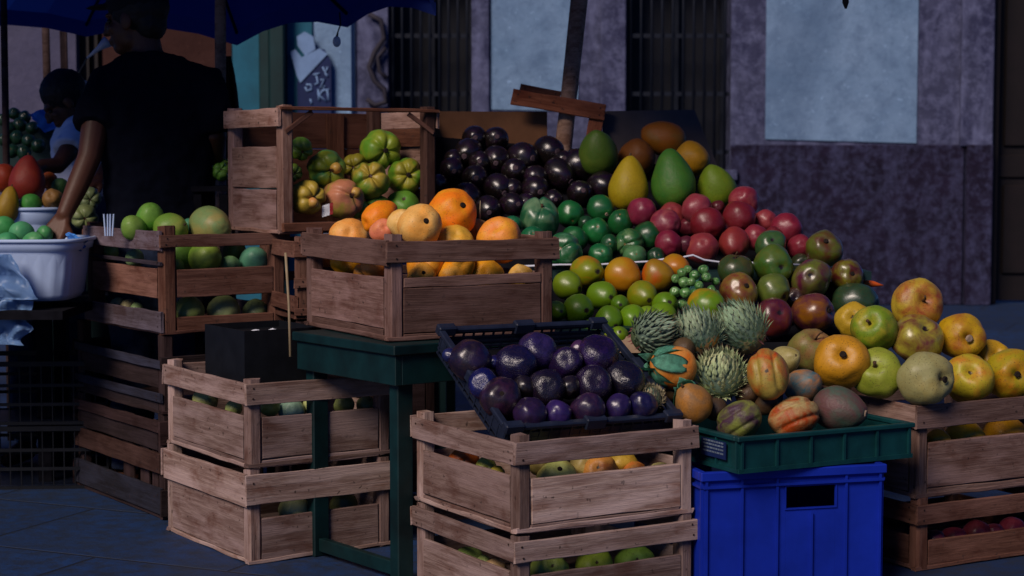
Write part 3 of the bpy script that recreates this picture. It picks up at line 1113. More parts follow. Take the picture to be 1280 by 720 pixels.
# ------------------------------------------------------------------ display behind the table: stand, trays, boxes
st = empty('display_stand', (0, 6.0, 0), 0, 'rough plank stand behind the table that carries the heaped fruit trays', 'stand')
part('tabletop', st, M['tealdark'], [(-.30, 1.24, .06, 1.15, .80, .83)])
for lx in (-.28, 1.17):
    for ly in (.08, 1.08):
        part('leg', st, M['tealdark'], [(lx, lx + .05, ly, ly + .05, 0, .799)])


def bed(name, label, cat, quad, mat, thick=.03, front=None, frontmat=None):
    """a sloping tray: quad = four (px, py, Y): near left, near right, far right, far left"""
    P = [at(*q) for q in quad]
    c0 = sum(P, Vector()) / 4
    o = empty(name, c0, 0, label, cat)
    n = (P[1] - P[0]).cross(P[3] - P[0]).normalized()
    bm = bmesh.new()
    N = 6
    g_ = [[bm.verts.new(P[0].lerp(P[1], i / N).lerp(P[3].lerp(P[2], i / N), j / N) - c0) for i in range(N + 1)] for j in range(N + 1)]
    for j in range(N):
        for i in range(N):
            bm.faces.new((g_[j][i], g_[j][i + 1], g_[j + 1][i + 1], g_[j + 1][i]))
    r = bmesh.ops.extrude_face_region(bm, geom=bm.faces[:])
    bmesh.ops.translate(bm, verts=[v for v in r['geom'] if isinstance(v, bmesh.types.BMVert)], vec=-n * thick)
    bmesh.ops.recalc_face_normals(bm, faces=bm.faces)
    mesh_obj('lining', bm, mat, o)  # near-black bed added so the gaps between fruit read as shade
    return o, c0, P, n


def ridge(o, c0, name, pts, r, mat, flat=.35, n=8):
    bm = bmesh.new()
    tube(bm, [at(*p) - c0 for p in pts], r, n, flat=flat)
    return mesh_obj(name, bm, mat, o, smooth=True)


def slab(o, c0, name, quad, t, mat):
    P = [at(*q) - c0 for q in quad]
    n = (P[1] - P[0]).cross(P[3] - P[0]).normalized()
    bm = bmesh.new()
    a = [bm.verts.new(p) for p in P]
    b = [bm.verts.new(p - n * t) for p in P]
    bm.faces.new(a)
    bm.faces.new(b[::-1])
    for i in range(4):
        bm.faces.new((a[i], b[i], b[(i + 1) % 4], a[(i + 1) % 4]))
    bmesh.ops.recalc_face_normals(bm, faces=bm.faces)
    return mesh_obj(name, bm, mat, o)


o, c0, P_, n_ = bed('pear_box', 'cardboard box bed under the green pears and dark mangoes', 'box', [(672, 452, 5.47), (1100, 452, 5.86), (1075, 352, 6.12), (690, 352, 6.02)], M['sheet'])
slab(o, c0, 'front_flap', [(690, 441, 5.36), (800, 441, 5.40), (812, 421, 5.41), (690, 419, 5.37)], .006, M['cardedge'])
slab(o, c0, 'front_flap', [(950, 470, 5.50), (1010, 470, 5.53), (1010, 427, 5.54), (950, 428, 5.51)], .006, M['darkbox'])
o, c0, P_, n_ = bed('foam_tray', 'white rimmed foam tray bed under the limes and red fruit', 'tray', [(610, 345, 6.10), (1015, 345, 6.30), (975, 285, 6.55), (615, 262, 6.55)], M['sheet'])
ridge(o, c0, 'rim', [(650, 333, 5.93), (700, 331, 5.95), (746, 331, 5.97), (790, 328, 6.0), (812, 327, 6.0), (835, 323, 6.02), (848, 324, 6.02), (856, 321, 6.03), (866, 319, 6.03), (880, 325, 6.04), (905, 328.5, 6.05), (940, 328.5, 6.07), (1000, 331, 6.1)], .0075, M['foam'], .5)
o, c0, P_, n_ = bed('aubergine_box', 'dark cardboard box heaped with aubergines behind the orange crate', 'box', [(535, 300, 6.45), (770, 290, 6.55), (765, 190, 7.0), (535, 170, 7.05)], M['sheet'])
slab(o, c0, 'back_flap', [(540, 232, 7.08), (684, 230, 7.08), (684, 140, 7.08), (540, 139, 7.08)], .006, M['cardboard'])
slab(o, c0, 'side_flap', [(536, 300, 6.6), (538, 232, 7.08), (540, 139, 7.08), (537, 150, 6.7)], .006, M['cardboard'])
o, c0, P_, n_ = bed('large_fruit_box', 'dark cardboard box of large papaya shaped fruit by the pole', 'box', [(718, 262, 6.62), (912, 262, 6.70), (880, 205, 7.0), (718, 205, 6.95)], M['sheet'])
slab(o, c0, 'back_flap', [(748, 215, 7.05), (900, 215, 7.05), (868, 137, 7.05), (755, 139, 7.05)], .006, simple('grey cardboard', c('#4a4446'), .9, .2, 8, .1))
# ------------------------------------------------------------------ fruit meshes (unit width radius, +Z is the visible end)
def shell(name, fn, nu=36, nv=26):
    bm = bmesh.new()
    top = bm.verts.new(fn(0, 0.0001))
    bot = bm.verts.new(fn(0, PI - .0001))
    rows = []
    for j in range(1, nv):
        ph = PI * j / nv
        rows.append([bm.verts.new(fn(2 * PI * i / nu, ph)) for i in range(nu)])
    for i in range(nu):
        bm.faces.new((top, rows[0][i], rows[0][(i + 1) % nu]))
        bm.faces.new((bot, rows[-1][(i + 1) % nu], rows[-1][i]))
    for r0, r1 in zip(rows, rows[1:]):
        for i in range(nu):
            bm.faces.new((r0[i], r1[i], r1[(i + 1) % nu], r0[(i + 1) % nu]))
    me = bpy.data.meshes.new(name)
    bmesh.ops.recalc_face_normals(bm, faces=bm.faces)
    bm.to_mesh(me)
    bm.free()
    for p in me.polygons:
        p.use_smooth = True
    return me


def lump(seed, amp, fr=1.1):
    s = Vector((seed * 3.7, seed * 1.3, seed * 7.1))
    return lambda d: 1 + amp * noise.noise(d * fr + s) + amp * .35 * noise.noise(d * fr * 2.6 + s)


def sph(u, ph):
    return Vector((math.sin(ph) * math.cos(u), math.sin(ph) * math.sin(u), math.cos(ph)))


def f_round(seed, amp=.13, dim=.16, dw=.26, bot=.08, egg=0.0, flat=1.0):
    L = lump(seed, amp)

    def fn(u, ph):
        d = sph(u, ph)
        r = L(d) * (1 - dim * math.exp(-(ph / dw) ** 2) - bot * math.exp(-((PI - ph) / .3) ** 2))
        k = 1 - egg * math.cos(ph)
        return Vector((d.x * r * k, d.y * r * k, d.z * r * flat))
    return fn


def f_ribbed(seed, n=5, depth=.16, w_=.22, amp=.06, dim=.26):
    L = lump(seed, amp)
    rs = random.Random(seed)
    mer = [2 * PI * (k + rs.uniform(-.22, .22)) / n for k in range(n)]
    dp = [depth * rs.uniform(.6, 1.25) for _ in range(n)]

    def fn(u, ph):
        d = sph(u, ph)
        cr = 0
        for m, q in zip(mer, dp):
            du = abs((u - m + PI) % (2 * PI) - PI)
            cr = max(cr, q * math.exp(-(du / w_) ** 2))
        fade = max(0.12, .5 + .5 * math.cos(ph * .95)) * min(1, ph / .35)
        r = L(d) * (1 - cr * fade * 1.3 - dim * math.exp(-(ph / .30) ** 2))
        bulge = 1 + .08 * math.exp(-((ph - .75) / .35) ** 2)
        return d * r * bulge
    return fn


def f_tear(seed, amp=.06, taper=.30):
    L = lump(seed, amp)

    def fn(u, ph):
        d = sph(u, ph)
        t = (1 + math.cos(ph)) / 2
        k = 1 - taper * t ** 1.4 * 1.15
        return Vector((d.x * k, d.y * k, d.z * (1 + .12 * t * t) - .06)) * L(d)
    return fn


def f_disc(seed, flat=.80, amp=.09, rings=.010):
    L = lump(seed, amp)

    def fn(u, ph):
        d = sph(u, ph)
        z = d.z
        if z > flat:
            z = flat + (z - flat) * .40 - .05 * math.exp(-(ph / .28) ** 2)
        r = L(d)
        k = 1 + (rings * math.sin(z * 26 + math.sin(u * 2 + seed) * 1.4) if ph > .75 else 0)
        return Vector((d.x * k, d.y * k, z * 1.02)) * r
    return fn


def f_split(seed, amp=.08):
    L = lump(seed, amp)

    def fn(u, ph):
        d = sph(u, ph)
        r = L(d)
        # two seams that run over the top of the fruit from end to end
        lat = math.asin(max(-1, min(1, d.y)))
        for c0, dp, w_ in ((.46, .13, .10), (-.42, .10, .09)):
            if d.z > -.2:
                r *= 1 - dp * math.exp(-((lat - c0) / w_) ** 2) * min(1, (d.z + .2) * 1.6)
        return Vector((d.x * 1.18, d.y * .92, d.z * .92)) * r
    return fn


MESH = {
    'round': [shell('round_fruit', f_round(s)) for s in (1, 2, 3, 4)],
    'smooth': [shell('smooth_fruit', f_round(s, .10, .07, .2, .05)) for s in (5, 6, 7, 21, 22)],
    'apple': [shell('apple_fruit', f_round(s, .14, .30, .30, .12)) for s in (8, 9, 10, 11)],
    'ribbed': [shell('ribbed_fruit', f_ribbed(s), 60, 30) for s in (1, 2, 3, 4)],
    'pepper': [shell('pepper_fruit', f_ribbed(s, 3, .10, .16, .10, .10), 60, 30) for s in (7, 8)],
    'aub': [shell('aubergine_fruit', f_round(s, .06, .05, .2, .03, .06)) for s in (12, 13, 14)],
    'tear': [shell('tear_fruit', f_tear(s)) for s in (1, 2, 3)],
    'egg': [shell('egg_fruit', f_round(s, .06, .04, .2, .04, .16)) for s in (15, 16, 17)],
    'disc': [shell('disc_fruit', f_disc(s)) for s in (1, 2, 3)],
    'split': [shell('split_fruit_shell', f_split(s), 56, 40) for s in (1, 2, 3)],
}


def small(name, build, mat):
    bm = bmesh.new()
    build(bm)
    me = bpy.data.meshes.new(name)
    bmesh.ops.recalc_face_normals(bm, faces=bm.faces)
    bm.to_mesh(me)
    bm.free()
    me.materials.append(mat)
    for p in me.polygons:
        p.use_smooth = True
    return me


def knobby(bm, r, h, z, seed, n=12):
    """a low rough cap: radius r, height h, sitting at z"""
    rings = []
    for j, (a, b) in enumerate(((1.0, -.6), (1.05, .35), (.72, 1.0), (.38, .75))):
        rings.append([bm.verts.new((r * a * math.cos(t) * (1 + .22 * noise.noise(Vector((math.cos(t) * 2, math.sin(t) * 2, seed + j)))),
                                    r * a * math.sin(t) * (1 + .22 * noise.noise(Vector((math.cos(t) * 2, math.sin(t) * 2, seed + j + 9)))), z + h * b)) for t in [2 * PI * k / n for k in range(n)]])
    for r0, r1 in zip(rings, rings[1:]):
        for k in range(n):
            bm.faces.new((r0[k], r0[(k + 1) % n], r1[(k + 1) % n], r1[k]))
    bm.faces.new(rings[-1])


def calyx(bm):
    knobby(bm, .20, .03, .97, 3)
    for k in range(0):
        t = 2 * PI * k / 5 + .3
        a = Vector((math.cos(t), math.sin(t), 0))
        b = Vector((-math.sin(t), math.cos(t), 0))
        pts = [a * .16 - b * .07 + Vector((0, 0, 1.0)), a * .16 + b * .07 + Vector((0, 0, 1.0)), a * .34 + b * .05 + Vector((0, 0, .965)), a * .42 + Vector((0, 0, .93)), a * .34 - b * .05 + Vector((0, 0, .965))]
        bm.faces.new([bm.verts.new(p) for p in pts])


SMALL = {
    'stem': small('stem', lambda b: tube(b, [(0, 0, .70), (.01, .01, .92), (.05, .03, 1.10), (.13, .05, 1.24)], [.05, .04, .036, .045], 8), M['stem']),
    'stub': small('stub', lambda b: tube(b, [(0, 0, .74), (.01, 0, .92), (.03, .01, 1.02)], [.07, .06, .075], 9), M['stem']),
    'scar': small('scar', lambda b: knobby(b, .12, .045, .90, 1), M['scar']),
    'pearscar': small('pear_scar', lambda b: knobby(b, .15, .045, .925, 6), M['scar']),
    'palescar': small('pale_scar', lambda b: knobby(b, .16, .04, .95, 2), M['scarpale']),
    'calyx': small('calyx', calyx, M['aubscar']),
    'topdisc': small('top_disc', lambda b: knobby(b, .34, .012, .80, 4, 20), M['scarviolet']),
    'knob': small('knob', lambda b: bmesh.ops.create_uvsphere(b, u_segments=18, v_segments=12, radius=.30, matrix=Matrix.Translation((.26, -.12, .80)) @ Matrix.Diagonal((1, 1, 1.25, 1))), SK['quince']),
    'tip': small('tip', lambda b: tube(b, [(0, 0, .98), (0, 0, 1.06), (.02, 0, 1.16)], [.09, .06, .05], 8), M['stem']),
}
PARTNAME = dict(stem='stem', stub='stem', scar='blossom_end', pearscar='blossom_end', palescar='blossom_end', calyx='calyx', topdisc='cut_face', knob='knob', tip='stem')
_var = {}


def frame_from_end(ex, ey, px=None, py=None):
    """axis whose visible end lies at (ex right, ey down) of the fruit's middle as seen from the stall's front"""
    m = math.hypot(ex, ey)
    if m > 1:
        ex, ey = ex / m, ey / m
        m = 1
    ax = RT * ex - UP * ey - FW * math.sqrt(max(0, 1 - m * m))
    return ax.normalized()


def mk(data, skin):
    key = (data.name, skin)
    if key not in _var:
        me = data.copy()
        me.materials.clear()
        me.materials.append(SK[skin])
        _var[key] = me
    return _var[key]


NF = {}


def fruit(name, cat, group, shape, skin, px, py, r, e, col, tint, label, Y, el=1.0, parts=(), roll=None, wide=1.0, pos=None, dim=1.0):
    p = pos if pos is not None else at(px, py, Y)
    rad = r / F * (p - CAM).dot(FW)
    k = NF.get(shape, 0)
    NF[shape] = k + 1
    me = mk(MESH[shape][k % len(MESH[shape])], skin)
    q = frame_from_end(*e).to_track_quat('Z', 'Y') @ Quaternion((0, 0, 1), rnd(0, 6.28) if roll is None else roll)
    o = link_mesh(name, me, None, p, q)
    o.scale = (rad * wide * rnd(.95, 1.05), rad * rnd(.95, 1.05), rad * el * rnd(.96, 1.06))
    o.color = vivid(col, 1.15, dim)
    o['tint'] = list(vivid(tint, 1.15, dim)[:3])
    tag(o, label, cat, group)
    for s in parts:
        ch = link_mesh(PARTNAME[s], SMALL[s], o)
        if s == 'knob':
            ch.color = c('#c98a4c')
            ch['tint'] = list(c('#b9913f')[:3])
    return o


class Pile:
    """Y as an affine function of the picture position, through three anchors: the sloping face of a heap"""
    def __init__(s, a, b, d):
        m = Matrix(((a[0], a[1], 1), (b[0], b[1], 1), (d[0], d[1], 1)))
        s.k = m.inverted() @ Vector((a[2], b[2], d[2]))

    def __call__(s, px, py):
        return s.k[0] * px + s.k[1] * py + s.k[2]


def many(name, cat, group, shape, skin, pile, rows, parts=(), el=1.0, dim=1.0):
    for r_ in rows:
        px, py, r, e, col, tint, label = r_[:7]
        kw = dict(r_[7]) if len(r_) > 7 else {}
        Y = kw.pop('Y', None)
        if 'pl' in kw:
            key, plane, d = kw.pop('pl')
            pos = in_crate(key, px, py, plane, d)
            kw['pos'] = pos
            Y = pos.y
        if Y is None:
            Y = pile(px, py) + kw.pop('dy', 0)
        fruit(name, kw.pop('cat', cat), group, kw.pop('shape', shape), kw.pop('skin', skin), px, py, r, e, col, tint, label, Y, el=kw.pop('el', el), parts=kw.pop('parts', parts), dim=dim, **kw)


OR, OR2, OY, OP = '#e08a3c', '#d9702c', '#e3b067', '#d58a62'
# ---- orange fruit on the table
pO = Pile((400, 300, 5.19), (660, 300, 5.30), (560, 255, 5.40))
O1, O2 = ('O', 'y', .085), ('O', 'x', .075)
many('orange_fruit', 'orange fruit', 'orange fruit in the crate on the table', 'round', 'orange', pO, [
    (435.5, 297, 25, (.15, -.3), '#e09a58', '#e2b070', 'peach orange fruit at the left corner of its crate, under the display crate', dict(pl=('O', 'x', .135))),
    (476, 272, 21, (-.7, .3), '#e0822c', '#e09238', 'small deep orange fruit lying between the pale fruit and the display crate', dict(el=1.25, Y=5.42)),
    (479, 289, 17, (.2, -.3), '#cf7d62', '#d98f66', 'pinkish orange fruit squeezed behind the crate corner post', dict(Y=5.32)),
    (504, 281, 20, (-.2, -.5), '#dcb87a', '#d9a860', 'pale cream fruit tucked left of the largest pale orange fruit', dict(Y=5.30)),
    (525, 283, 27, (.35, -.25), '#e2a55e', '#dfb878', 'large pale orange fruit with a brown bruise, in front of the highest orange fruit', dict(parts=('scar',), Y=5.20)),
    (565.5, 267, 30, (.5, -.35), '#e27f36', '#e09a44', 'highest and biggest orange fruit, on top of the heap', dict(parts=('scar',), Y=5.36)),
    (598, 288, 14, (.3, -.3), '#c98548', '#d49a5a', 'small orange fruit half hidden right of the highest one', dict(Y=5.45)),
    (625, 300, 29, (-.1, -.6), '#dd8a4e', '#dba04a', 'orange fruit with a greenish side behind the right end of the top slat', dict(Y=5.36)),
    (568, 303, 23, (.1, -.5), '#d9a552', '#c9a552', 'yellowish orange fruit just under the highest one, behind the slat', dict(Y=5.27)),
    (531, 332, 23, (.1, -.2), '#df9140', '#e0a050', 'orange fruit in the gap at the left end of the front slat', dict(Y=5.20)),
    (575, 329, 22, (.2, .1), '#e0953e', '#dba552', 'orange fruit in the middle of the front gap, upper layer', dict(Y=5.22)),
    (527, 347, 18, (.2, -.4), '#dfa050', '#e0ae60', 'small orange fruit with dark stem scar low behind the front plank', dict(parts=('scar',), pl=O1)),
    (564, 347, 20, (.45, -.2), '#df9a44', '#d7a85e', 'orange fruit low behind the middle of the front plank', dict(pl=O1)),
    (607, 346, 24, (.0, -.3), '#dd9a3e', '#e0a64e', 'wide orange fruit low behind the front plank, third from its left', dict(pl=O1)),
    (650, 347, 17, (-.1, -.3), '#dcae62', '#d9b878', 'pale orange fruit low at the right end post', dict(pl=O1)),
    (434, 325, 22, (.1, .2), '#dc9a3a', '#d9a53e', 'golden fruit seen through the gap in the crate\'s left face', dict(pl=('O', 'x', .09))),
    (468, 334, 16, (.0, -.2), '#cf8a50', '#d99a58', 'orange fruit at the gap beside the corner post, left face', dict(pl=O2)),
    (405, 326, 12, (.0, -.3), '#a86f3c', '#a87a46', 'shaded brownish fruit at the far left end of the gap', dict(pl=O2)),
    (451, 340, 10, (.0, -.3), '#d08c48', '#d99a58', 'smallest orange fruit peeking over the left plank', dict(pl=('O', 'x', .06))),
])
o = mesh_obj('wooden_pick', (lambda b: (tube(b, [(0, 0, -.02), (0, 0, .0), (.001, 0, .035)], [.0028, .0028, .0012], 6), b)[1])(bmesh.new()), M['straw'], loc=at(600, 265, 5.40))
tag(o, 'tiny pale wooden pick standing among the orange fruit', 'pick')

# ---- ribbed green fruit in the display crate
pT_ = Pile((380, 250, 6.12), (505, 250, 6.17), (450, 190, 6.34))
QG, QY = '#5d8a34', '#b3a64a'
many('ribbed_fruit', 'ribbed fruit', 'ribbed green fruit in the open display crate', 'ribbed', 'quince', pT_, dim=.74, rows=[
    (376, 186, 14.6, (.3, .4), '#4f7a36', '#6a8a3e', 'green fruit high at the left inner wall of the display crate', dict(pl=('T', 'y', 0.13))),
    (367, 216, 11.2, (.3, .2), '#557a36', '#6f8a40', 'small green fruit in the shadow at the left inner wall', dict(pl=('T', 'y', 0.13))),
    (409, 212, 25.2, (.32, .12), '#4d8a52', '#86953c', 'big green fruit with a teal shoulder and an orange knob', dict(parts=('knob',), pl=('T', 'y', 0.13))),
    (444, 207, 16.8, (-.1, .2), '#7d7a34', '#8a8238', 'dim olive fruit at the back between the big green ones', dict(pl=('T', 'y', 0.22))),
    (475.5, 187, 26.3, (.35, .12), '#62923a', '#8a9c42', 'topmost green fruit of the display crate', dict(parts=('scar',), pl=('T', 'y', 0.2))),
    (463, 226, 25.2, (.08, -.25), '#6b9440', '#b9a552', 'deeply five ribbed green fruit in the middle of the crate', dict(pl=('T', 'y', 0.09))),
    (507, 221, 24.6, (.22, -.05), '#67953c', '#a3a048', 'green ribbed fruit beside the right post of the crate', dict(parts=('scar',), pl=('T', 'y', 0.13))),
    (383, 247, 22.4, (.6, .05), '#b5a150', '#c0a854', 'yellow ribbed fruit at the lower left inside the crate', dict(parts=('knob',), el=1.1, pl=('T', 'y', 0.06))),
    (428, 249, 25.8, (.55, -.15), '#b3a058', '#c9886a', 'yellow fruit with a pink blush and a dark stem scar', dict(parts=('scar', 'knob'), shape='pepper', pl=('T', 'y', 0.06))),
    (450, 262, 12.3, (.1, .3), '#7d9a48', '#8aa04c', 'little green lobe fruit right of the pink blushed one', dict(pl=('T', 'y', 0.05))),
    (471, 262, 17.9, (.0, -.5), '#4a7a34', '#587f38', 'dark green fruit on the crate floor behind the orange heap', dict(shape='smooth', pl=('T', 'y', 0.08))),
    (504, 259, 21.3, (.1, -.5), '#5f9440', '#6a9a44', 'bright green fruit on the crate floor at the right post', dict(shape='smooth', pl=('T', 'y', 0.08))),
])
tgp = empty('paper_tag', in_crate('T', 408, 262, 'y', -.01), 0, 'curled white paper tag with a red edge among the ribbed fruit', 'tag')
for nm, mt, x0, x1 in (('tag_sheet', 'white', -.016, .012), ('red_edge', 'redpaper', .0122, .024)):
    bm = bmesh.new()
    g2 = [[bm.verts.new((x0 + (x1 - x0) * i / 6, -.012 * math.sin((x0 + (x1 - x0) * i / 6) * 60), .018 - .04 * j / 3 - (x0 + (x1 - x0) * i / 6) * -.3)) for i in range(7)] for j in range(4)]
    for j in range(3):
        for i in range(6):
            bm.faces.new((g2[j][i], g2[j][i + 1], g2[j + 1][i + 1], g2[j + 1][i]))
    bmesh.ops.solidify(bm, geom=bm.faces[:], thickness=.0012)
    mesh_obj(nm, bm, M[mt], tgp, smooth=True)

# ---- pale green mangoes in the crate on the dark stack
pM = Pile((150, 285, 6.05), (320, 300, 6.08), (230, 275, 6.12))
MG = '#7fa860'
MF, ML = ('M', 'y', .085), ('M', 'x', .07)
many('green_mango', 'mango', 'pale green mangoes in the reddish crate', 'egg', 'plainmango', pM, dim=.78, rows=[
    (187.5, 271, 18.5, (.2, -.7), '#6cab4c', '#83b158', 'bright green mango, highest at the left of the reddish crate'),
    (166, 284, 15, (-.2, -.5), '#7aa552', '#86a858', 'dull green mango left of the highest bright one'),
    (214, 287, 21, (.85, -.25), '#7aa04c', '#9aa658', 'green mango with a brown stem beside the wide corner post', dict(parts=('stub',))),
    (236, 281, 8, (.0, -.5), '#5aa07c', '#66a882', 'small teal green mango between two larger ones', dict(Y=6.2)),
    (264, 283, 24, (.7, .1), '#8aa26a', '#a9a268', 'largest mango with a yellow blush, lying under the display crate', dict(el=1.2)),
    (126, 316, 8, (0, 0), '#7a9a60', '#8aa468', 'small mango at the left end of the upper side gap', dict(pl=ML)),
    (142, 315, 12, (.2, .2), '#82a05c', '#92aa62', 'pale mango second in the upper side gap', dict(pl=ML)),
    (156, 306, 13, (-.1, .2), '#7a9a4a', '#88a050', 'olive green mango high in the upper side gap', dict(pl=('M', 'x', .11))),
    (168, 323, 12, (.1, .2), '#86a878', '#92b082', 'grey green mango by the post in the upper side gap', dict(pl=ML)),
    (223, 316, 26, (.1, .3), '#5d8a40', '#6a9246', 'big mango in shadow right of the wide post', dict(pl=('M', 'y', .17))),
    (257, 322, 21, (.5, -.3), '#83a54e', '#93ad58', 'lit green mango with a black spot in the front gap', dict(parts=('scar',), pl=MF)),
    (220, 333, 10, (.1, -.4), '#6d8f4a', '#7a984e', 'small mango low beside the wide post, front gap', dict(pl=MF)),
    (288, 331, 12, (.1, -.4), '#6a9466', '#78a070', 'small grey green mango right of the one with the black spot', dict(pl=MF)),
    (318, 326, 19, (.2, -.5), '#5a967a', '#6aa084', 'teal green mango at the right of the front gap', dict(pl=MF)),
    (293, 315, 15, (0, -.3), '#4c6a38', '#56743e', 'dark green mango high in the shadow of the front gap', dict(pl=('M', 'y', .18))),
    (129, 377, 9, (0, .2), '#8a8a6a', '#94946e', 'brownish pale mango at the left of the lower side gap', dict(pl=ML)),
    (147, 382, 10, (.1, .2), '#9aa880', '#a2ae86', 'pale mango in the middle of the lower side gap', dict(pl=ML)),
    (160, 383, 9, (0, .2), '#b0a880', '#b8b088', 'cream coloured mango in the lower side gap', dict(pl=ML, el=1.3)),
    (171, 386, 8, (0, .2), '#7f9a6a', '#8aa272', 'green mango by the post in the lower side gap', dict(pl=ML)),
    (236, 390, 19, (.0, .3), '#8a9a5c', '#94a264', 'mango at the left of the lower front gap', dict(pl=MF)),
    (279, 390, 20, (.1, .3), '#93a070', '#9aa676', 'widest mango in the middle of the lower front gap', dict(pl=MF)),
    (319, 390, 16, (.1, .3), '#7a8a60', '#84946a', 'shaded mango at the right of the lower front gap', dict(pl=MF)),
], el=1.08)
stw = empty('straw_bundle', at(136, 284, 6.02), 0, 'few pale drinking straws standing behind the top slat of the mango crate', 'straws')
for i, (dx_, t_) in enumerate(((-.012, -.1), (-.004, .02), (.004, .05), (.012, .14))):
    bm = bmesh.new()
    tube(bm, [(dx_, 0, -.03), (dx_ + t_ * .04, 0, .045)], .003, 8, cap=False)
    mesh_obj('straw', bm, M['tub'], stw)

# ---- pale green fruit in the pale pair
many('pale_melon', 'small melon', 'pale green fruit in the two pale crates', 'smooth', 'plainmango', None, [
    (257, 500, 16, (.1, -.4), '#9aa06a', '#a4a872', 'pale green fruit in the side gap of the upper pale crate', dict(pl=('L1', 'x', .08))),
    (292, 511, 11, (.1, -.4), '#8f9a60', '#99a268', 'smaller green fruit near the corner in the side gap', dict(pl=('L1', 'x', .06))),
    (337, 508, 13, (.1, -.3), '#8a9858', '#94a060', 'green fruit beside the corner post under the black box', dict(pl=('L1', 'y', .07))),
    (364, 514, 16.5, (.1, -.3), '#93b09a', '#9ab8a0', 'grey teal fruit in the front gap of the upper pale crate', dict(pl=('L1', 'y', .07))),
    (392, 507, 14, (.1, -.3), '#a8b07a', '#b0b682', 'yellow green fruit just left of the green table leg', dict(pl=('L1', 'y', .07))),
    (430, 506, 13, (.1, -.3), '#7f8a58', '#8a9460', 'dim green fruit seen right of the green table leg', dict(pl=('L1', 'y', .09))),
    (458, 508, 13, (.1, -.3), '#6f7850', '#788258', 'barely lit green fruit at the dark right end of the upper pale crate', dict(pl=('L1', 'y', .09))),
    (368, 637, 21, (.1, -.3), '#a9ad7c', '#b0b484', 'round pale fruit in the front gap of the bottom pale crate', dict(pl=('L1b', 'y', .08))),
    (430, 632, 17, (.1, -.3), '#6a6f4c', '#747a54', 'dim fruit behind the table leg in the bottom pale crate', dict(pl=('L1b', 'y', .10))),
])

# ---- aubergines
pE = Pile((545, 290, 6.36), (765, 290, 6.44), (650, 165, 6.95))
A1, A2 = '#160d1c', '#361640'
rows = []
for (px, py, r, e, lab) in (
    (593, 172, 14, (.1, .1), 'aubergine topmost in the left peak of the heap'),
    (620, 174, 14, (.1, -.1), 'aubergine right beside the topmost one, against the brown flap'),
    (585, 191, 16, (-.2, .3), 'aubergine with a pale ring just under the topmost one'),
    (620, 199, 15, (0, .35), 'aubergine with a pinkish grey scar under the two top ones'),
    (653, 197, 17, (.6, .1), 'glossy aubergine in the dip left of the pole peak'),
    (686, 189, 17.5, (.5, .1), 'highest aubergine beside the foot of the tilted pole'),
    (726, 206, 18, (.95, .25), 'long aubergine lying sideways right of the pole, under the green papaya'),
    (565, 212, 14, (.2, .2), 'violet sheened aubergine next to the display crate post'),
    (594, 222, 15, (.1, .1), 'aubergine with three glints in the left middle of the heap'),
    (643, 214, 14.5, (.1, -.15), 'aubergine with a pink round scar in the centre of the heap'),
    (669, 221, 13, (.2, .1), 'small dark aubergine right of the pink scarred one'),
    (699, 217, 17, (.65, .5), 'purple aubergine with the brightest pink glint below the pole'),
    (623, 235, 16, (.4, .4), 'aubergine with a neat tan ring above the orange fruit'),
    (669, 237, 16, (.3, .2), 'bluish aubergine in the lower middle of the heap'),
    (725, 241, 15, (.2, -.1), 'aubergine just above the dark limes, left of the ringed one'),
    (753, 232, 16, (.5, .25), 'aubergine with a ring scar touching the yellow papaya'),
    (692, 249, 11, (.2, .1), 'smallest aubergine with a white glint above the limes'),
    (640, 256, 14, (.45, 0), 'aubergine with a grey violet end at the lower edge above the ribbed lime'),
    (610, 261, 15, (.1, .3), 'aubergine right above the wooden pick'),
    (584, 246, 16, (.3, .5), 'aubergine behind the highest orange fruit'),
    (548, 230, 11, (0, 0), 'aubergine peeking out between display crate and heap'),
    (658, 254, 12, (0, 0), 'dark aubergine without a glint near the ribbed lime'),
    (567, 199, 11, (0, .1), 'dim small aubergine at the upper left edge of the heap'),
    (705, 202, 13, (0, -.2), 'dark aubergine hidden between the pole foot and the pink glinting one'),
    (600, 203, 13, (0, 0), 'dark aubergine filling the gap between the two scarred ones'),
    (560, 250, 13, (0, 0), 'dark aubergine low by the display crate post, above the oranges'),
    (640, 236, 12, (0, 0), 'dark aubergine in the hollow right of the tan ringed one'),
    (745, 213, 11, (.2, .4), 'dark aubergine under the lower edge of the green papaya'),
):
    rows.append((px, py, r * 1.12, e, A1, A2, lab))
many('aubergine', 'aubergine', 'aubergines heaped in the cardboard box', 'aub', 'aubergine', pE, rows, ('calyx',), 1.15, .28)

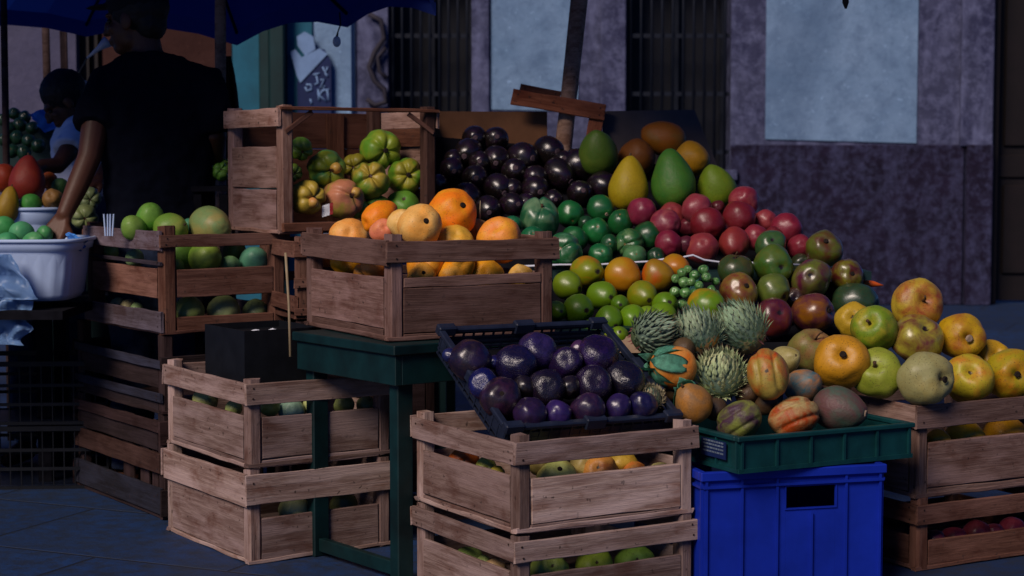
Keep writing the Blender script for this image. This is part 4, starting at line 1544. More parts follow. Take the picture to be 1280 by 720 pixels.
# ---- large fruit in the box by the pole
many('papaya', 'papaya', 'large fruit behind the red fruit', 'tear', 'papaya', None, dim=.68, rows=[
    (747.5, 190, 29, (-.1, -.8), '#4c6a2a', '#5a7230', 'big dull green papaya between the pole and the brown one', dict(Y=6.75, el=1.0)),
    (797, 196, 23, (.2, -.5), '#7a4a22', '#86552a', 'brown shaded papaya at the back of the box', dict(Y=6.85, shape='egg')),
    (829, 173, 21, (-1, -.25), '#a8662a', '#9a6a30', 'orange brown papaya lying on top of the others', dict(Y=6.92, el=1.4, shape='egg')),
    (866, 199, 22, (.55, .3), '#b88a30', '#a8822e', 'yellow orange papaya with a dark stem hole at the right', dict(Y=6.72, parts=('scar',), shape='egg')),
    (786, 230, 27.5, (.05, -1), '#b09a38', '#a8982e', 'yellow pointed papaya standing among aubergines and red fruit', dict(Y=6.50, el=1.22, parts=('tip',))),
    (841, 225, 32, (-.1, -1), '#3f7230', '#4f7c34', 'deep green pointed papaya standing in the middle', dict(Y=6.52, el=1.12)),
    (895, 233, 28, (-.3, -.9), '#6f8a34', '#7f9038', 'light olive papaya at the right end above the red fruit', dict(Y=6.58, el=.96)),
])

# ---- limes
pL = Pile((640, 325, 6.02), (820, 325, 6.10), (730, 260, 6.40))
LG, LG2 = '#1d6a38', '#2f7a40'
many('lime', 'lime', 'dark green limes in the foam tray', 'smooth', 'lime', pL, dim=.62, rows=[
    (675, 275, 25, (.1, -.7), '#2f6a48', '#7fa07a', 'largest lime, ribbed and pale striped like a squash', dict(shape='pepper', parts=('stub',), Y=6.22)),
    (713, 268, 17.5, (.15, .55), LG, LG2, 'round lime with a tiny tan tip right of the ribbed giant'),
    (751, 261, 18, (.4, .42), '#1d6236', '#2b7440', 'topmost lime, touching the yellow papaya', dict(parts=('palescar',))),
    (746, 290, 17.5, (0, -.35), '#1f6c3a', '#2f8048', 'lime with a star shaped tip in the centre of the limes'),
    (776, 278, 17, (-.1, -.6), '#195a30', '#226a38', 'dark lime under the leftmost red fruit'),
    (809, 295, 17, (.65, .2), '#17522c', '#266038', 'lime with a pointed end among the red fruit', dict(el=1.12, parts=('tip',))),
    (787, 304, 19, (-.4, .1), '#2f6a3c', '#7a9a68', 'pale striped ribbed lime above the tray rim', dict(shape='pepper')),
    (718, 299, 17, (.1, .3), '#1c6234', '#2a7440', 'lime between the two ribbed giants and the centre one'),
    (706, 315, 23, (-.3, -.2), '#2a6a40', '#6a9a78', 'ribbed lime with a white sheen beside the orange fruit crate', dict(shape='pepper', Y=6.02)),
    (751, 320, 16, (.1, -.4), '#246c3e', '#3c8450', 'pale tipped lime on the tray rim above the first orange pear'),
    (793, 321, 15, (.1, -.2), '#5a8a5c', '#6f9a6a', 'pale mint lime resting on the tray rim'),
    (641, 281, 12, (0, -.4), '#226a44', '#2f7a50', 'lime peeking over the right end of the orange heap', dict(Y=6.15)),
    (666, 297, 15, (0, -.4), '#256e46', '#348054', 'lime behind the end post of the orange fruit crate', dict(Y=6.06)),
    (820, 321, 12, (.2, -.2), '#123f24', '#1b4c2c', 'nearly black lime at the tray rim next to red fruit'),
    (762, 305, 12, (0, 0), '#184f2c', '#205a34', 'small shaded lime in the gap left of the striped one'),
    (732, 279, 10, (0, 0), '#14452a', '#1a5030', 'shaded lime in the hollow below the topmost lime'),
])

# ---- red fruit
pR = Pile((830, 318, 6.10), (1000, 315, 6.22), (900, 255, 6.42))
RC, RC2 = '#8e2a40', '#a23a48'
many('red_fruit', 'red fruit', 'red fruit heaped behind the dark mangoes', 'smooth', 'red', pR, dim=.52, rows=[
    (802.5, 265, 19, (.3, -.4), '#8c2a48', '#9c3650', 'crimson fruit farthest left, at the foot of the yellow papaya'),
    (840, 269, 16, (.1, -.5), '#9a3c44', '#a84a4c', 'dull red fruit half hidden behind the pink sheened one', dict(Y=6.42)),
    (832, 280, 19, (.7, .1), '#8f3048', '#b05a5e', 'red fruit with a pale pink sheen under the green papaya'),
    (836, 305, 17, (.1, .3), '#8a2440', '#962e46', 'red fruit between the pointed lime and the round pink one'),
    (871, 261, 19, (.5, -.3), '#a0404e', '#b05660', 'pinkish fruit with a crease under the deep green papaya'),
    (884, 280, 21, (.25, .6), '#82202e', '#922c38', 'big dark red fruit with its flower end down, in the centre', dict(parts=('scar',))),
    (878, 311, 20, (.0, -.4), '#a04048', '#b2564e', 'salmon red round fruit on the tray rim'),
    (917, 304, 19, (.0, .75), '#9c3a3c', '#a84640', 'tall oval red fruit with a white glint, on the tray rim', dict(el=1.18)),
    (930, 252, 20, (-.3, -.4), '#9a3444', '#b65a5c', 'topmost red fruit of the heap'),
    (924, 271, 21, (.2, .5), '#80222e', '#8e2c3a', 'dark red fruit just below the topmost one'),
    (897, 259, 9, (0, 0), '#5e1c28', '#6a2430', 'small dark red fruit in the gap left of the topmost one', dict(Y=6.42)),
    (944, 297, 17, (.2, -.2), '#9a3646', '#a8424e', 'rosy fruit right of the tall oval one'),
    (957, 276, 14, (.5, .0), '#a03c48', '#ae4c50', 'small rosy fruit at the back right of the heap', dict(Y=6.42)),
    (983, 287, 20.5, (.4, -.5), '#92283e', '#9c3448', 'crimson fruit standing highest at the right end of the heap'),
    (967, 295, 12, (.3, .1), '#7a2430', '#86303a', 'small dark red fruit squeezed left of the right end crimson one'),
    (1000, 309, 16, (.1, -.3), '#8e2a3c', '#983646', 'last red fruit on the right, behind the speckled mango'),
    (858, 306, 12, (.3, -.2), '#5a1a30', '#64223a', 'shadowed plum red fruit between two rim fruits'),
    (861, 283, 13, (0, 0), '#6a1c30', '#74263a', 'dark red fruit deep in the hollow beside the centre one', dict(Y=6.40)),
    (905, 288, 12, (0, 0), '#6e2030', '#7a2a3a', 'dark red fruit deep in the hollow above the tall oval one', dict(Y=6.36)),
])

# ---- green pears
pP = Pile((690, 420, 5.40), (880, 410, 5.52), (760, 335, 5.95))
PG, PO = '#6d9a2e', '#8aa838'
many('green_pear', 'pear', 'green and orange pears in front of the limes', 'egg', 'pear', pP, dim=.58, rows=[
    (735, 340, 20, (.5, -.02), '#94a038', '#d08a30', 'pear with an orange shoulder at the upper left of the pears', dict(parts=('pearscar',))),
    (779, 344, 21.5, (.6, .5), '#d3922e', '#c9a038', 'golden orange pear in the top row', dict(parts=('pearscar',))),
    (822.5, 345, 20, (.9, .2), '#b08a3a', '#cf6a30', 'pear streaked with red, left of the small green bunch', dict(parts=('pearscar',))),
    (845, 335, 17, (.6, .1), '#d08a30', '#c99a3a', 'orange pear half hidden behind the red streaked one', dict(Y=5.98)),
    (710.5, 357, 18, (.7, .2), '#7a9636', '#86a03c', 'green pear with a brown end near the crate post', dict(parts=('pearscar',))),
    (724, 387, 19, (.45, .05), '#6f9a30', '#7ea438', 'green pear in the left middle of the pears', dict(parts=('pearscar',))),
    (754, 370, 18.5, (.45, .08), '#739a30', '#82a63a', 'green pear right under the gap of the two orange ones', dict(parts=('pearscar',))),
    (804, 370, 19, (.3, .25), '#87982f', '#a09a36', 'olive pear with a bluish end below the red streaked one', dict(parts=('pearscar',))),
    (762, 400, 17, (.4, .4), '#6f9c2c', '#7fa834', 'green pear in the lower row, second from the left', dict(parts=('pearscar',))),
    (743.5, 413, 16, (.3, .2), '#6c9a2a', '#7ca632', 'lowest green pear above the black tray corner', dict(parts=('pearscar',))),
    (791, 399, 18, (.1, 0), '#7ba838', '#88b040', 'light green pear in the lower row with its end facing out', dict(parts=('pearscar',))),
    (696, 389, 13, (.4, 0), '#6c9430', '#78a038', 'green pear showing beside the orange crate end post'),
    (814, 398, 14, (.8, .4), '#80a83c', '#8cb044', 'long light green pear lying under the bunch', dict(el=1.4)),
    (832, 381, 16, (.2, -.2), '#6f9a34', '#7ca43c', 'green pear behind the long light one'),
    (827, 396, 18, (-.2, .2), '#7aa438', '#86ac40', 'light green pear behind the small spiky fruit', dict(Y=5.62)),
    (774, 420, 13, (0, -.4), '#7c9e34', '#88a83c', 'yellow green pear at the torn cardboard edge'),
    (757, 424, 9, (0, -.4), '#8a9a34', '#96a43c', 'tiny strip of pear at the cardboard edge, left one'),
    (884, 383, 23, (.55, -.02), '#76a034', '#c9a030', 'green mango shaped pear with a yellow belly below the bunch', dict(parts=('pearscar',), el=1.15, Y=5.55)),
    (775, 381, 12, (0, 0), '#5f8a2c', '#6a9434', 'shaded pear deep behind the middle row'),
], el=1.1)

# small green bunch
bq = at(868, 360, 5.72)
bu = empty('fruit_bunch', bq, 0, 'bunch of tiny round green fruit between the pears and dark mangoes', 'bunch')
rs = random.Random(4)
pts = []
tries = 0
while len(pts) < 34 and tries < 3000:
    tries += 1
    x, y = rs.uniform(-29, 29), rs.uniform(-24, 24)
    if (x / 30) ** 2 + (y / 25) ** 2 > 1:
        continue
    r = rs.uniform(5.2, 7.8)
    if all(math.hypot(x - a, y - b) > (r + q) * .72 for a, b, q in pts):
        pts.append((x, y, r))
for x, y, r in pts:
    dome = 1 - (x / 31) ** 2 - (y / 27) ** 2
    p = at(868 + x, 360 + y, 5.74 - .075 * math.sqrt(max(dome, 0)))
    me = mk(MESH['round'][rs.randrange(4)], 'lime')
    o = link_mesh('berry', me, bu, p - bq, frame_from_end(rs.uniform(-.6, .6), rs.uniform(-.6, .6)).to_track_quat('Z', 'Y'))
    k = r / F * 5.7
    o.scale = (k, k, k)
    o.color = vivid(rs.choice(['#4f8a48', '#5c9650', '#437a40', '#6a9a58']), 1.1, .6)
    o['tint'] = list(c('#7aa868')[:3])
bm = bmesh.new()
tube(bm, [at(868, 384, 5.76) - bq, at(864, 366, 5.76) - bq, at(872, 345, 5.78) - bq], [.01, .012, .008], 8)
mesh_obj('stalk', bm, M['leaf'], bu)

# ---- dark mangoes
pD = Pile((880, 400, 5.62), (1075, 400, 5.84), (980, 310, 6.12))
many('ripe_mango', 'mango', 'dark purple and green mangoes at the right of the display', 'round', 'mango', pD, dim=.72, rows=[
    (1030, 312, 24.5, (-.05, -.45), '#5c6a2c', '#5a1f20', 'highest dark mango, green crowned with a black stem hole', dict(parts=('scar',))),
    (1059, 344, 21, (.15, -.1), '#7a7a30', '#52201e', 'mango farthest right, its black stem hole facing out', dict(parts=('scar',))),
    (1014, 349, 25, (-.2, -.2), '#6a7a34', '#5a2038', 'speckled purple and green mango below the highest one'),
    (967, 332, 25, (.3, .1), '#3f6a30', '#5a6a2c', 'green mango with a small orange scar, left of the speckled one'),
    (963, 307, 20, (0, -.4), '#355a34', '#44683a', 'dull green mango behind the scarred green one', dict(Y=6.2)),
    (923, 366, 25, (.35, -.4), '#8a8038', '#7a2430', 'mango half red half green with a black hole, beside the bunch', dict(parts=('scar',))),
    (966, 364, 22, (.6, .35), '#566a34', '#6a7a3c', 'grey green mango with an orange fleck in the middle row', dict(parts=('scar',))),
    (967, 397, 25, (.2, -.3), '#4a1434', '#6a2a24', 'plum purple mango in the bottom row behind the spiky fruit'),
    (1017, 391, 27, (.65, -.12), '#8a5a28', '#4c1638', 'purple mango with a yellow end and a black hole, bottom row', dict(parts=('scar',))),
    (920, 340, 22, (-.1, -.9), '#2f4a28', '#4a4a24', 'dark green mango with an upright stem at the tray rim', dict(parts=('stem',), Y=5.98)),
    (1069, 378, 24, (.9, .1), '#24402a', '#2c4a30', 'blackish green mango lying behind the yellow fruit', dict(el=1.2, Y=6.0)),
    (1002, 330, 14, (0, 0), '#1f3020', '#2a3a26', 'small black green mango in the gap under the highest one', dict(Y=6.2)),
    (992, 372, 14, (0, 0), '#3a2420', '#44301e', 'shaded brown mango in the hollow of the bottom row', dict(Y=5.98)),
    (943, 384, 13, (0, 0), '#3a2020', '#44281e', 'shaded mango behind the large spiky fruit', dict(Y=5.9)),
])

# ---- yellow freckled fruit on the right
pA = Pile((1070, 490, 5.14), (1270, 480, 5.36), (1150, 375, 5.52))
many('yellow_fruit', 'yellow fruit', 'big freckled yellow fruit heaped at right', 'apple', 'apple', pA, dim=.70, rows=[
    (1147.5, 380, 33, (.12, -.2), '#c9b052', '#a85a3a', 'topmost yellow fruit with a long black stem', dict(parts=('stem',), el=.84)),
    (1092, 410, 29, (-.4, -.3), '#7f9a3c', '#c0b050', 'green yellow fruit with a green dimple left of the topmost one', dict(parts=('stub',))),
    (1066, 401, 22, (-.2, -.3), '#cfae50', '#c9a848', 'plain yellow fruit peeking out behind the green dimpled one', dict(Y=5.60)),
    (1146, 424, 33, (.3, -.6), '#b6b052', '#6a1c34', 'yellow fruit with a dark red blush across its top', dict(el=.86, skin='mango')),
    (1200, 421, 30, (.15, .05), '#cda845', '#b06a3a', 'golden fruit with a small pink scar right of the red blushed one', dict(parts=('palescar',))),
    (1052, 451, 35, (-.12, -.3), '#d9a048', '#cf9a44', 'peach orange fruit with a purple dimple', dict(parts=('scar',), el=.92)),
    (1097, 468, 33, (-.3, -.5), '#9aa84c', '#a9b058', 'pale green fruit with a deep dimple at the crate corner', dict(parts=('stub',), el=.9)),
    (1157, 473, 35, (.6, .0), '#aaa878', '#b0a46c', 'greyish pale freckled fruit behind the crate corner post', dict(parts=('scar',), Y=5.14)),
    (1210, 474, 31, (-.1, -.4), '#c6b850', '#cf9048', 'yellow fruit with an orange underside resting on the slat'),
    (1240, 450, 24, (0, -.4), '#cfa848', '#c49a40', 'smaller plain golden fruit at the back right', dict(Y=5.5)),
    (1262, 468, 32, (.05, -.05), '#b0a040', '#cf8a40', 'orange yellow fruit with a green star dimple, at the picture edge', dict(parts=('scar',))),
    (1013, 438, 28, (.2, -.7), '#8a8a50', '#9a5a48', 'dull green and pink fruit with a thin stem, leftmost of the yellow heap', dict(parts=('stem',), Y=5.46)),
    (1172, 553, 16, (0, .1), '#cfa03c', '#c4963a', 'yellow fruit in the gap next to the corner post of the right crate', dict(pl=('R1', 'y', .07))),
    (1206, 549, 26, (.2, .2), '#cfa83e', '#c99a3c', 'round yellow fruit in the gap under the slat', dict(pl=('R1', 'y', .09))),
    (1254, 545, 27, (.1, .2), '#d09a38', '#c98a38', 'orange yellow fruit in the gap at the picture edge', dict(pl=('R1', 'y', .09))),
])
many('plum', 'plum', 'dark red plums in the lower right crate', 'smooth', 'red', None, [
    (1169, 676, 13, (.3, 0), '#5e2230', '#6a2a38', 'dark red plum beside the corner post of the lower right crate', dict(pl=('R2', 'y', .06))),
    (1192, 676, 18, (.1, -.3), '#742a3a', '#803644', 'wide red plum second from the post', dict(pl=('R2', 'y', .08))),
    (1221, 668, 18, (0, -.3), '#5a1e2a', '#642834', 'dark plum in the middle of the lower right gap', dict(pl=('R2', 'y', .09))),
    (1243, 668, 14, (0, -.3), '#662634', '#70303c', 'narrow plum between two wider ones at lower right', dict(pl=('R2', 'y', .07))),
    (1265, 664, 18, (0, -.2), '#7a2e3e', '#863a48', 'rosy plum at the right picture edge', dict(pl=('R2', 'y', .09))),
])

# ---- mixed fruit in the front stack
many('mixed_fruit', 'round fruit', 'mixed round fruit in the front crates', 'round', 'apple', None, [
    (579, 577, 19, (.1, -.2), '#c0683a', '#b85a34', 'orange red fruit at the left of the upper front crate', dict(pl=('F1', 'x', .08))),
    (608, 586, 14, (.1, -.2), '#a9b060', '#b4b868', 'pale green fruit next to the orange red one', dict(pl=('F1', 'x', .07))),
    (621, 593, 11, (.1, -.2), '#b8a850', '#c0b058', 'small yellow fruit at the corner post of the upper front crate', dict(pl=('F1', 'x', .05))),
    (674, 580, 15, (.1, -.2), '#8a7a48', '#928250', 'brownish fruit in shadow beside the front corner post', dict(pl=('F1', 'y', .12))),
    (697, 598, 25, (.1, -.6), '#aab070', '#b4a060', 'broad pale green fruit with brown streaks in the front gap', dict(pl=('F1', 'y', .08), parts=('scar',))),
    (731, 581, 18, (.1, -.2), '#9a8a58', '#a29260', 'dull fruit high in the middle of the front gap', dict(pl=('F1', 'y', .13))),
    (751, 593, 24, (-.2, -.5), '#c08a50', '#b06a3c', 'amber fruit with orange streaks in the front gap', dict(pl=('F1', 'y', .08))),
    (778, 581, 20, (.2, .2), '#b89a4c', '#b08a44', 'yellowish fruit high at the right of the front gap', dict(pl=('F1', 'y', .12))),
    (793, 592, 16, (.1, -.3), '#c87a48', '#c08a50', 'orange pink fruit low at the right of the front gap', dict(pl=('F1', 'y', .07))),
    (826, 590, 13, (.1, -.3), '#a8a070', '#b0a878', 'small pale fruit next to the right end post', dict(pl=('F1', 'y', .06))),
    (585, 703, 20, (.1, -.3), '#7f9456', '#8aa05e', 'green fruit in the side gap of the lower front crate', dict(pl=('F2', 'x', .08))),
    (604, 704, 10, (.1, -.3), '#98a868', '#a2b070', 'small pale green fruit right of the green one, side gap', dict(pl=('F2', 'x', .06))),
    (619, 712, 15, (.1, -.3), '#b89a72', '#c0a27a', 'tan fruit at the corner of the lower front crate', dict(pl=('F2', 'x', .06))),
    (688, 715, 25, (.1, -.5), '#9aac5a', '#a6b464', 'broad light green fruit left in the lower front gap', dict(pl=('F2', 'y', .08))),
    (743, 711, 26, (.1, -.5), '#8aa048', '#96a852', 'green fruit in the middle of the lower front gap', dict(pl=('F2', 'y', .08))),
    (793, 708, 27, (.1, -.5), '#7fa450', '#8aac5a', 'bright green fruit at the right of the lower front gap', dict(pl=('F2', 'y', .08))),
    (826, 712, 15, (.1, -.5), '#6f8a48', '#7a9450', 'shaded green fruit by the right end post of the lower crate', dict(pl=('F2', 'y', .07))),
])

# ---- dark purple fruit in the black tray
pK = Pile((640, 515, 4.655), (810, 508, 4.81), (690, 435, 4.95))
K1, K2 = '#2a1838', '#3a2250'
rows = []
for (px, py, r, e, sh, pt, col, tint, lab) in (
    (588, 450, 22, (.1, -.7), 'smooth', (), '#22102a', '#341a44', 'dark fruit with a pinkish top in the back left of the black tray'),
    (617, 453, 8, (0, 0), 'smooth', (), '#141a50', '#24307a', 'tiny blue fruit between the two back left ones'),
    (644, 457, 22.5, (.05, -.75), 'disc', ('topdisc',), '#1c1638', '#2a2450', 'fruit with a flat bluish top and white ring lines'),
    (672, 440, 21, (.2, -.6), 'disc', ('topdisc',), '#3a2a50', '#54406e', 'flat violet fruit in the middle of the back row'),
    (707.5, 454, 18.5, (.1, -.3), 'disc', ('topdisc',), '#2e1a3c', '#45285a', 'fruit with a violet oval top right of the middle'),
    (724, 437, 10, (.2, 0), 'smooth', (), '#6a3a5a', '#7a4868', 'small pinkish fruit behind the back right one'),
    (746, 445, 23, (.2, -.75), 'disc', ('topdisc',), '#2a1438', '#4a2a66', 'ringed fruit with a purple top in the back right corner'),
    (626, 498, 22.5, (.05, -.3), 'smooth', ('palescar',), '#2a1226', '#5a2a44', 'fruit with a maroon patch in the front left of the tray'),
    (683, 486, 21, (.1, -.1), 'disc', ('topdisc',), '#1c1022', '#2a1832', 'nearly black fruit whose pale violet disc faces the viewer'),
    (741, 482, 22.5, (.15, -.4), 'disc', ('topdisc',), '#26142e', '#3a2046', 'large fruit with a mottled violet disc right of centre'),
    (781, 476, 21.5, (.1, -.7), 'disc', (), '#100e24', '#1a1838', 'blackish ringed fruit at the right wall of the tray'),
    (604, 480, 16, (-.2, -.2), 'disc', (), '#141f58', '#20307a', 'blue lined fruit at the left wall of the tray'),
    (662, 518, 19, (.0, -.6), 'smooth', ('palescar',), '#2e1a38', '#4a2c54', 'fruit with a rosy fleck at the front wall, left one'),
    (697, 517, 14.5, (.0, -.4), 'smooth', (), '#4a2e64', '#5e3e78', 'smallest violet fruit at the middle of the front wall'),
    (735, 512, 19, (.2, -.6), 'smooth', ('palescar',), '#38203e', '#6a3a50', 'reddish violet fruit at the front wall right of the middle'),
    (773, 509, 14.5, (.4, -.3), 'smooth', (), '#3a2654', '#4a3466', 'violet fruit with a thin streak at the front wall'),
    (803, 507, 16, (.1, -.3), 'smooth', (), '#101440', '#181e58', 'ink blue fruit in the front right corner of the tray'),
    (562, 444, 8, (0, 0), 'smooth', (), '#142a58', '#1f3c70', 'tiny teal blue fruit in the back left corner of the tray'),
    (655, 484, 13, (0, 0), 'smooth', (), '#120c18', '#1a1222', 'black fruit in the hollow left of the pale disc'),  # near-black colour puts the hollow's shade into this fruit and the next
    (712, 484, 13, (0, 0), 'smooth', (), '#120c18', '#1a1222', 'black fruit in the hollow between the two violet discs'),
):
    rows.append((px, py, r * 1.17, e, col, tint, lab, dict(shape=sh, parts=tuple('scar' if q == 'palescar' else q for q in pt), skin='disc' if sh == 'disc' else 'disc_smooth')))
many('purple_fruit', 'purple fruit', 'dark purple fruit in the black tray', 'disc', 'disc', pK, rows, dim=.36)
for o in COL.objects:
    if o.name.startswith('purple_fruit'):
        o.color = (o.color[0] * .7, o.color[1] * .9, o.color[2] * 1.6, 1)  # extra blue in the skin colour stands for bluish reflections
        o['tint'] = [o['tint'][0] * .8, o['tint'][1] * .9, o['tint'][2] * 1.6]


# ---- spiky and split fruit in the green tray
def scale_coat(seed, n=185, spread=2.0, lift=.66):
    rs = random.Random(seed)
    bm = bmesh.new()
    g = PI * (3 - math.sqrt(5))
    for i in range(n):
        f = (i + .5) / n
        zc = 1 - f * (1 - math.cos(spread))
        ph = math.acos(zc)
        u = i * g + rs.uniform(-.10, .10)
        d = sph(u, ph)
        tz = Vector((0, 0, 1)) - d * d.z
        if tz.length < 1e-3:
            tz = Vector((1, 0, 0))
        up = tz.normalized()              # towards the tip end
        sd_ = d.cross(up)
        Ln = rs.uniform(.34, .48) * (1.15 if ph > 1.3 else 1)
        wd = rs.uniform(.095, .13)
        p = d * 1.0
        ang = lift + rs.uniform(-.08, .12) + (.25 if ph < .4 else 0)
        o_ = (up * math.cos(ang) + d * math.sin(ang))
        root = p - up * Ln * .45
        a0 = root
        l1, r1 = root + o_ * Ln * .35 + sd_ * wd, root + o_ * Ln * .35 - sd_ * wd
        l2, r2 = root + o_ * Ln * .75 + sd_ * wd * .75, root + o_ * Ln * .75 - sd_ * wd * .75
        m1, m2 = root + o_ * Ln * .35 + d * .055, root + o_ * Ln * .78 + d * .06
        tip = root + o_ * Ln * 1.12 + d * .07
        V = [bm.verts.new(x) for x in (a0, l1, r1, l2, r2, m1, m2, tip)]
        A0, L1, R1, L2, R2, M1, M2, T = V
        for q in ((A0, M1, L1), (A0, R1, M1), (L1, M1, M2, L2), (R1, R2, M2, M1), (L2, M2, T), (R2, T, M2)):
            try:
                f_ = bm.faces.new(q)
                f_.material_index = 0
            except ValueError:
                pass
        # pale dry point
        t0 = tip
        b1, b2 = bm.verts.new(tip - o_ * .05 + sd_ * .022), bm.verts.new(tip - o_ * .05 - sd_ * .022)
        b3 = bm.verts.new(tip - o_ * .05 + d * .025)
        t1 = bm.verts.new(tip + (o_ * .75 + d * .6) * rs.uniform(.05, .11))
        for q in ((b1, b3, t1), (b3, b2, t1), (b2, b1, t1)):
            f_ = bm.faces.new(q)
            f_.material_index = 1
    me = bpy.data.meshes.new('scale_coat')
    bm.to_mesh(me)
    bm.free()
    me.materials.append(SK['scale'])
    me.materials.append(M['straw'])
    return me


def bracts(seed, n=26):
    rs = random.Random(seed)
    bm = bmesh.new()
    for i in range(n):
        u = 2 * PI * i / n + rs.uniform(-.1, .1)
        ph = rs.uniform(1.95, 2.35)
        d = sph(u, ph)
        dn = (Vector((0, 0, -1)) + d * d.z).normalized() if abs(d.z) < .999 else Vector((1, 0, 0))
        sd_ = d.cross(dn)
        Ln, wd = rs.uniform(.25, .45), rs.uniform(.035, .06)
        o_ = (dn + d * rs.uniform(.25, .9)).normalized()
        r0 = d * .97
        pts = [r0 + sd_ * wd, r0 - sd_ * wd, r0 + o_ * Ln * .6 - sd_ * wd * .8, r0 + o_ * Ln + sd_ * rs.uniform(-.06, .06), r0 + o_ * Ln * .6 + sd_ * wd * .8]
        v = [bm.verts.new(p) for p in pts]
        bm.faces.new(v)
    me = bpy.data.meshes.new('bract')
    bm.to_mesh(me)
    bm.free()
    me.materials.append(M['bract'])
    return me


COATS = [scale_coat(s) for s in (1, 2, 3)]
BR = [bracts(s) for s in (1, 2)]
pG = Pile((850, 515, 4.84), (1060, 515, 4.98), (900, 405, 5.22))
for i, (px, py, r, e, el, base, lab) in enumerate((
    (815, 417, 23, (.75, -.35), 1.3, '#4a5a40', 'smaller spiky fruit with dark scales lying against the pears'),
    (872, 419, 29, (-.35, -.88), 1.06, '#b4702c', 'spiky fruit with a bare orange base, middle of the upper three'),
    (928, 412, 29, (-.55, -.78), 1.15, '#8a7a5a', 'spiky fruit with long scales and a dry purple base, upper right'),
    (901, 470, 30, (0, -.82), 1.0, '#8a9a6a', 'pale spiky fruit with a fringe of purple bracts, nearest the viewer'),
    (814, 497, 14, (-.1, -.7), 1.1, '#a08a6a', 'small pale spiky fruit squeezed beside the black tray'),
)):
    o = fruit('spiky_fruit', 'spiky fruit', 'spiky fruit in the green tray', 'egg', 'spikybody', px, py, r * .97, e, '#54685c', base, lab, pG(px, py), el=el, roll=i * 1.3)
    o.scale = tuple(x * .96 for x in o.scale)
    cc = link_mesh('scale_coat', COATS[i % 3], o)
    cc.color = c(('#849c84', '#96b898', '#9cbc98', '#b8cc98', '#b0a888')[i])
    cc['tint'] = list(c(('#687c68', '#a8bc98', '#a0b48c', '#c8cc9c', '#c0b490')[i])[:3])
    link_mesh('bract', BR[i % 2], o)


def leaf_mesh(Ln, W, curl=.2, seed=0):
    bm = bmesh.new()
    n = 10
    rows = []
    for i in range(n + 1):
        t = i / n
        w_ = W * math.sin(PI * min(1, t ** .75 * .92 + .06)) * (1 - t * .35)
        if i == n:
            w_ = .001
        z = curl * Ln * t * t
        rows.append([bm.verts.new((Ln * t, w_ * k, z + .25 * w_ * abs(k) ** 1.5 + .004 * noise.noise(Vector((t * 6, k, seed))))) for k in (-1, -.5, 0, .5, 1)])
    for r0, r1 in zip(rows, rows[1:]):
        for k in range(4):
            bm.faces.new((r0[k], r0[k + 1], r1[k + 1], r1[k]))
    bmesh.ops.solidify(bm, geom=bm.faces[:], thickness=.0016)
    return bm


def leaf(parent, name, base, tip, W, curl, face, mat):
    """leaf from base to tip (world), its upper side turned towards `face`"""
    X_ = (tip - base)
    Ln = X_.length
    X_.normalize()
    Z_ = (face - X_ * face.dot(X_)).normalized()
    Y_ = Z_.cross(X_)
    mw = Matrix((X_, Y_, Z_)).transposed().to_4x4()
    mw.translation = base
    o = mesh_obj(name, leaf_mesh(Ln, W, curl, rnd(0, 9)), mat, parent, smooth=True)
    bpy.context.view_layer.update()
    o.matrix_parent_inverse = parent.matrix_world.inverted()
    o.matrix_basis = mw
    return o




def husk(parent, u0, half, ph0, ph1, ext, seed):
    """a husk leaf that hugs the fruit from ph0 to ph1 and runs on to a free tip"""
    bm = bmesh.new()
    n, m = 14, 8
    rows = []
    for i in range(n + 1):
        t = i / n
        tt = min(1, t / .72)
        ph = ph0 + (ph1 - ph0) * tt
        d = sph(u0, ph)
        side = Vector((-math.sin(u0), math.cos(u0), 0))
        rad_ = 1.05 + .05 * math.sin(seed * 2.1) + .04 * t
        p = Vector((d.x * rad_ * .96, d.y * rad_ * .96, d.z * rad_))
        if t > .72:
            k_ = (t - .72) / .28
            p += Vector((d.x * .25, d.y * .25, 1)) * ext * k_
        w_ = half * math.sin(PI * min(1, .16 + t ** .9 * .84)) * (1 - .25 * t)
        row = []
        for j in range(m + 1):
            q = (j / m - .5) * 2
            off = side * (w_ * q)
            pp = p + off
            lat = Vector((pp.x, pp.y, 0))
            if t <= .72 and lat.length > .001:
                want = math.hypot(d.x, d.y) * rad_ * .96
                pp = Vector((lat.x, lat.y, 0)).normalized() * max(want, .3 * lat.length) * .5 + lat * .5 + Vector((0, 0, pp.z))
            pp += Vector((d.x, d.y, d.z)) * (-.05 * (1 - abs(q)) + .05 * noise.noise(Vector((t * 4, q * 2, seed))))
            row.append(bm.verts.new(pp))
        rows.append(row)
    for r0, r1 in zip(rows, rows[1:]):
        for j in range(m):
            bm.faces.new((r0[j], r0[j + 1], r1[j + 1], r1[j]))
    bmesh.ops.solidify(bm, geom=bm.faces[:], thickness=.03)
    return mesh_obj('husk_leaf', bm, M['leaf'], parent, smooth=True)


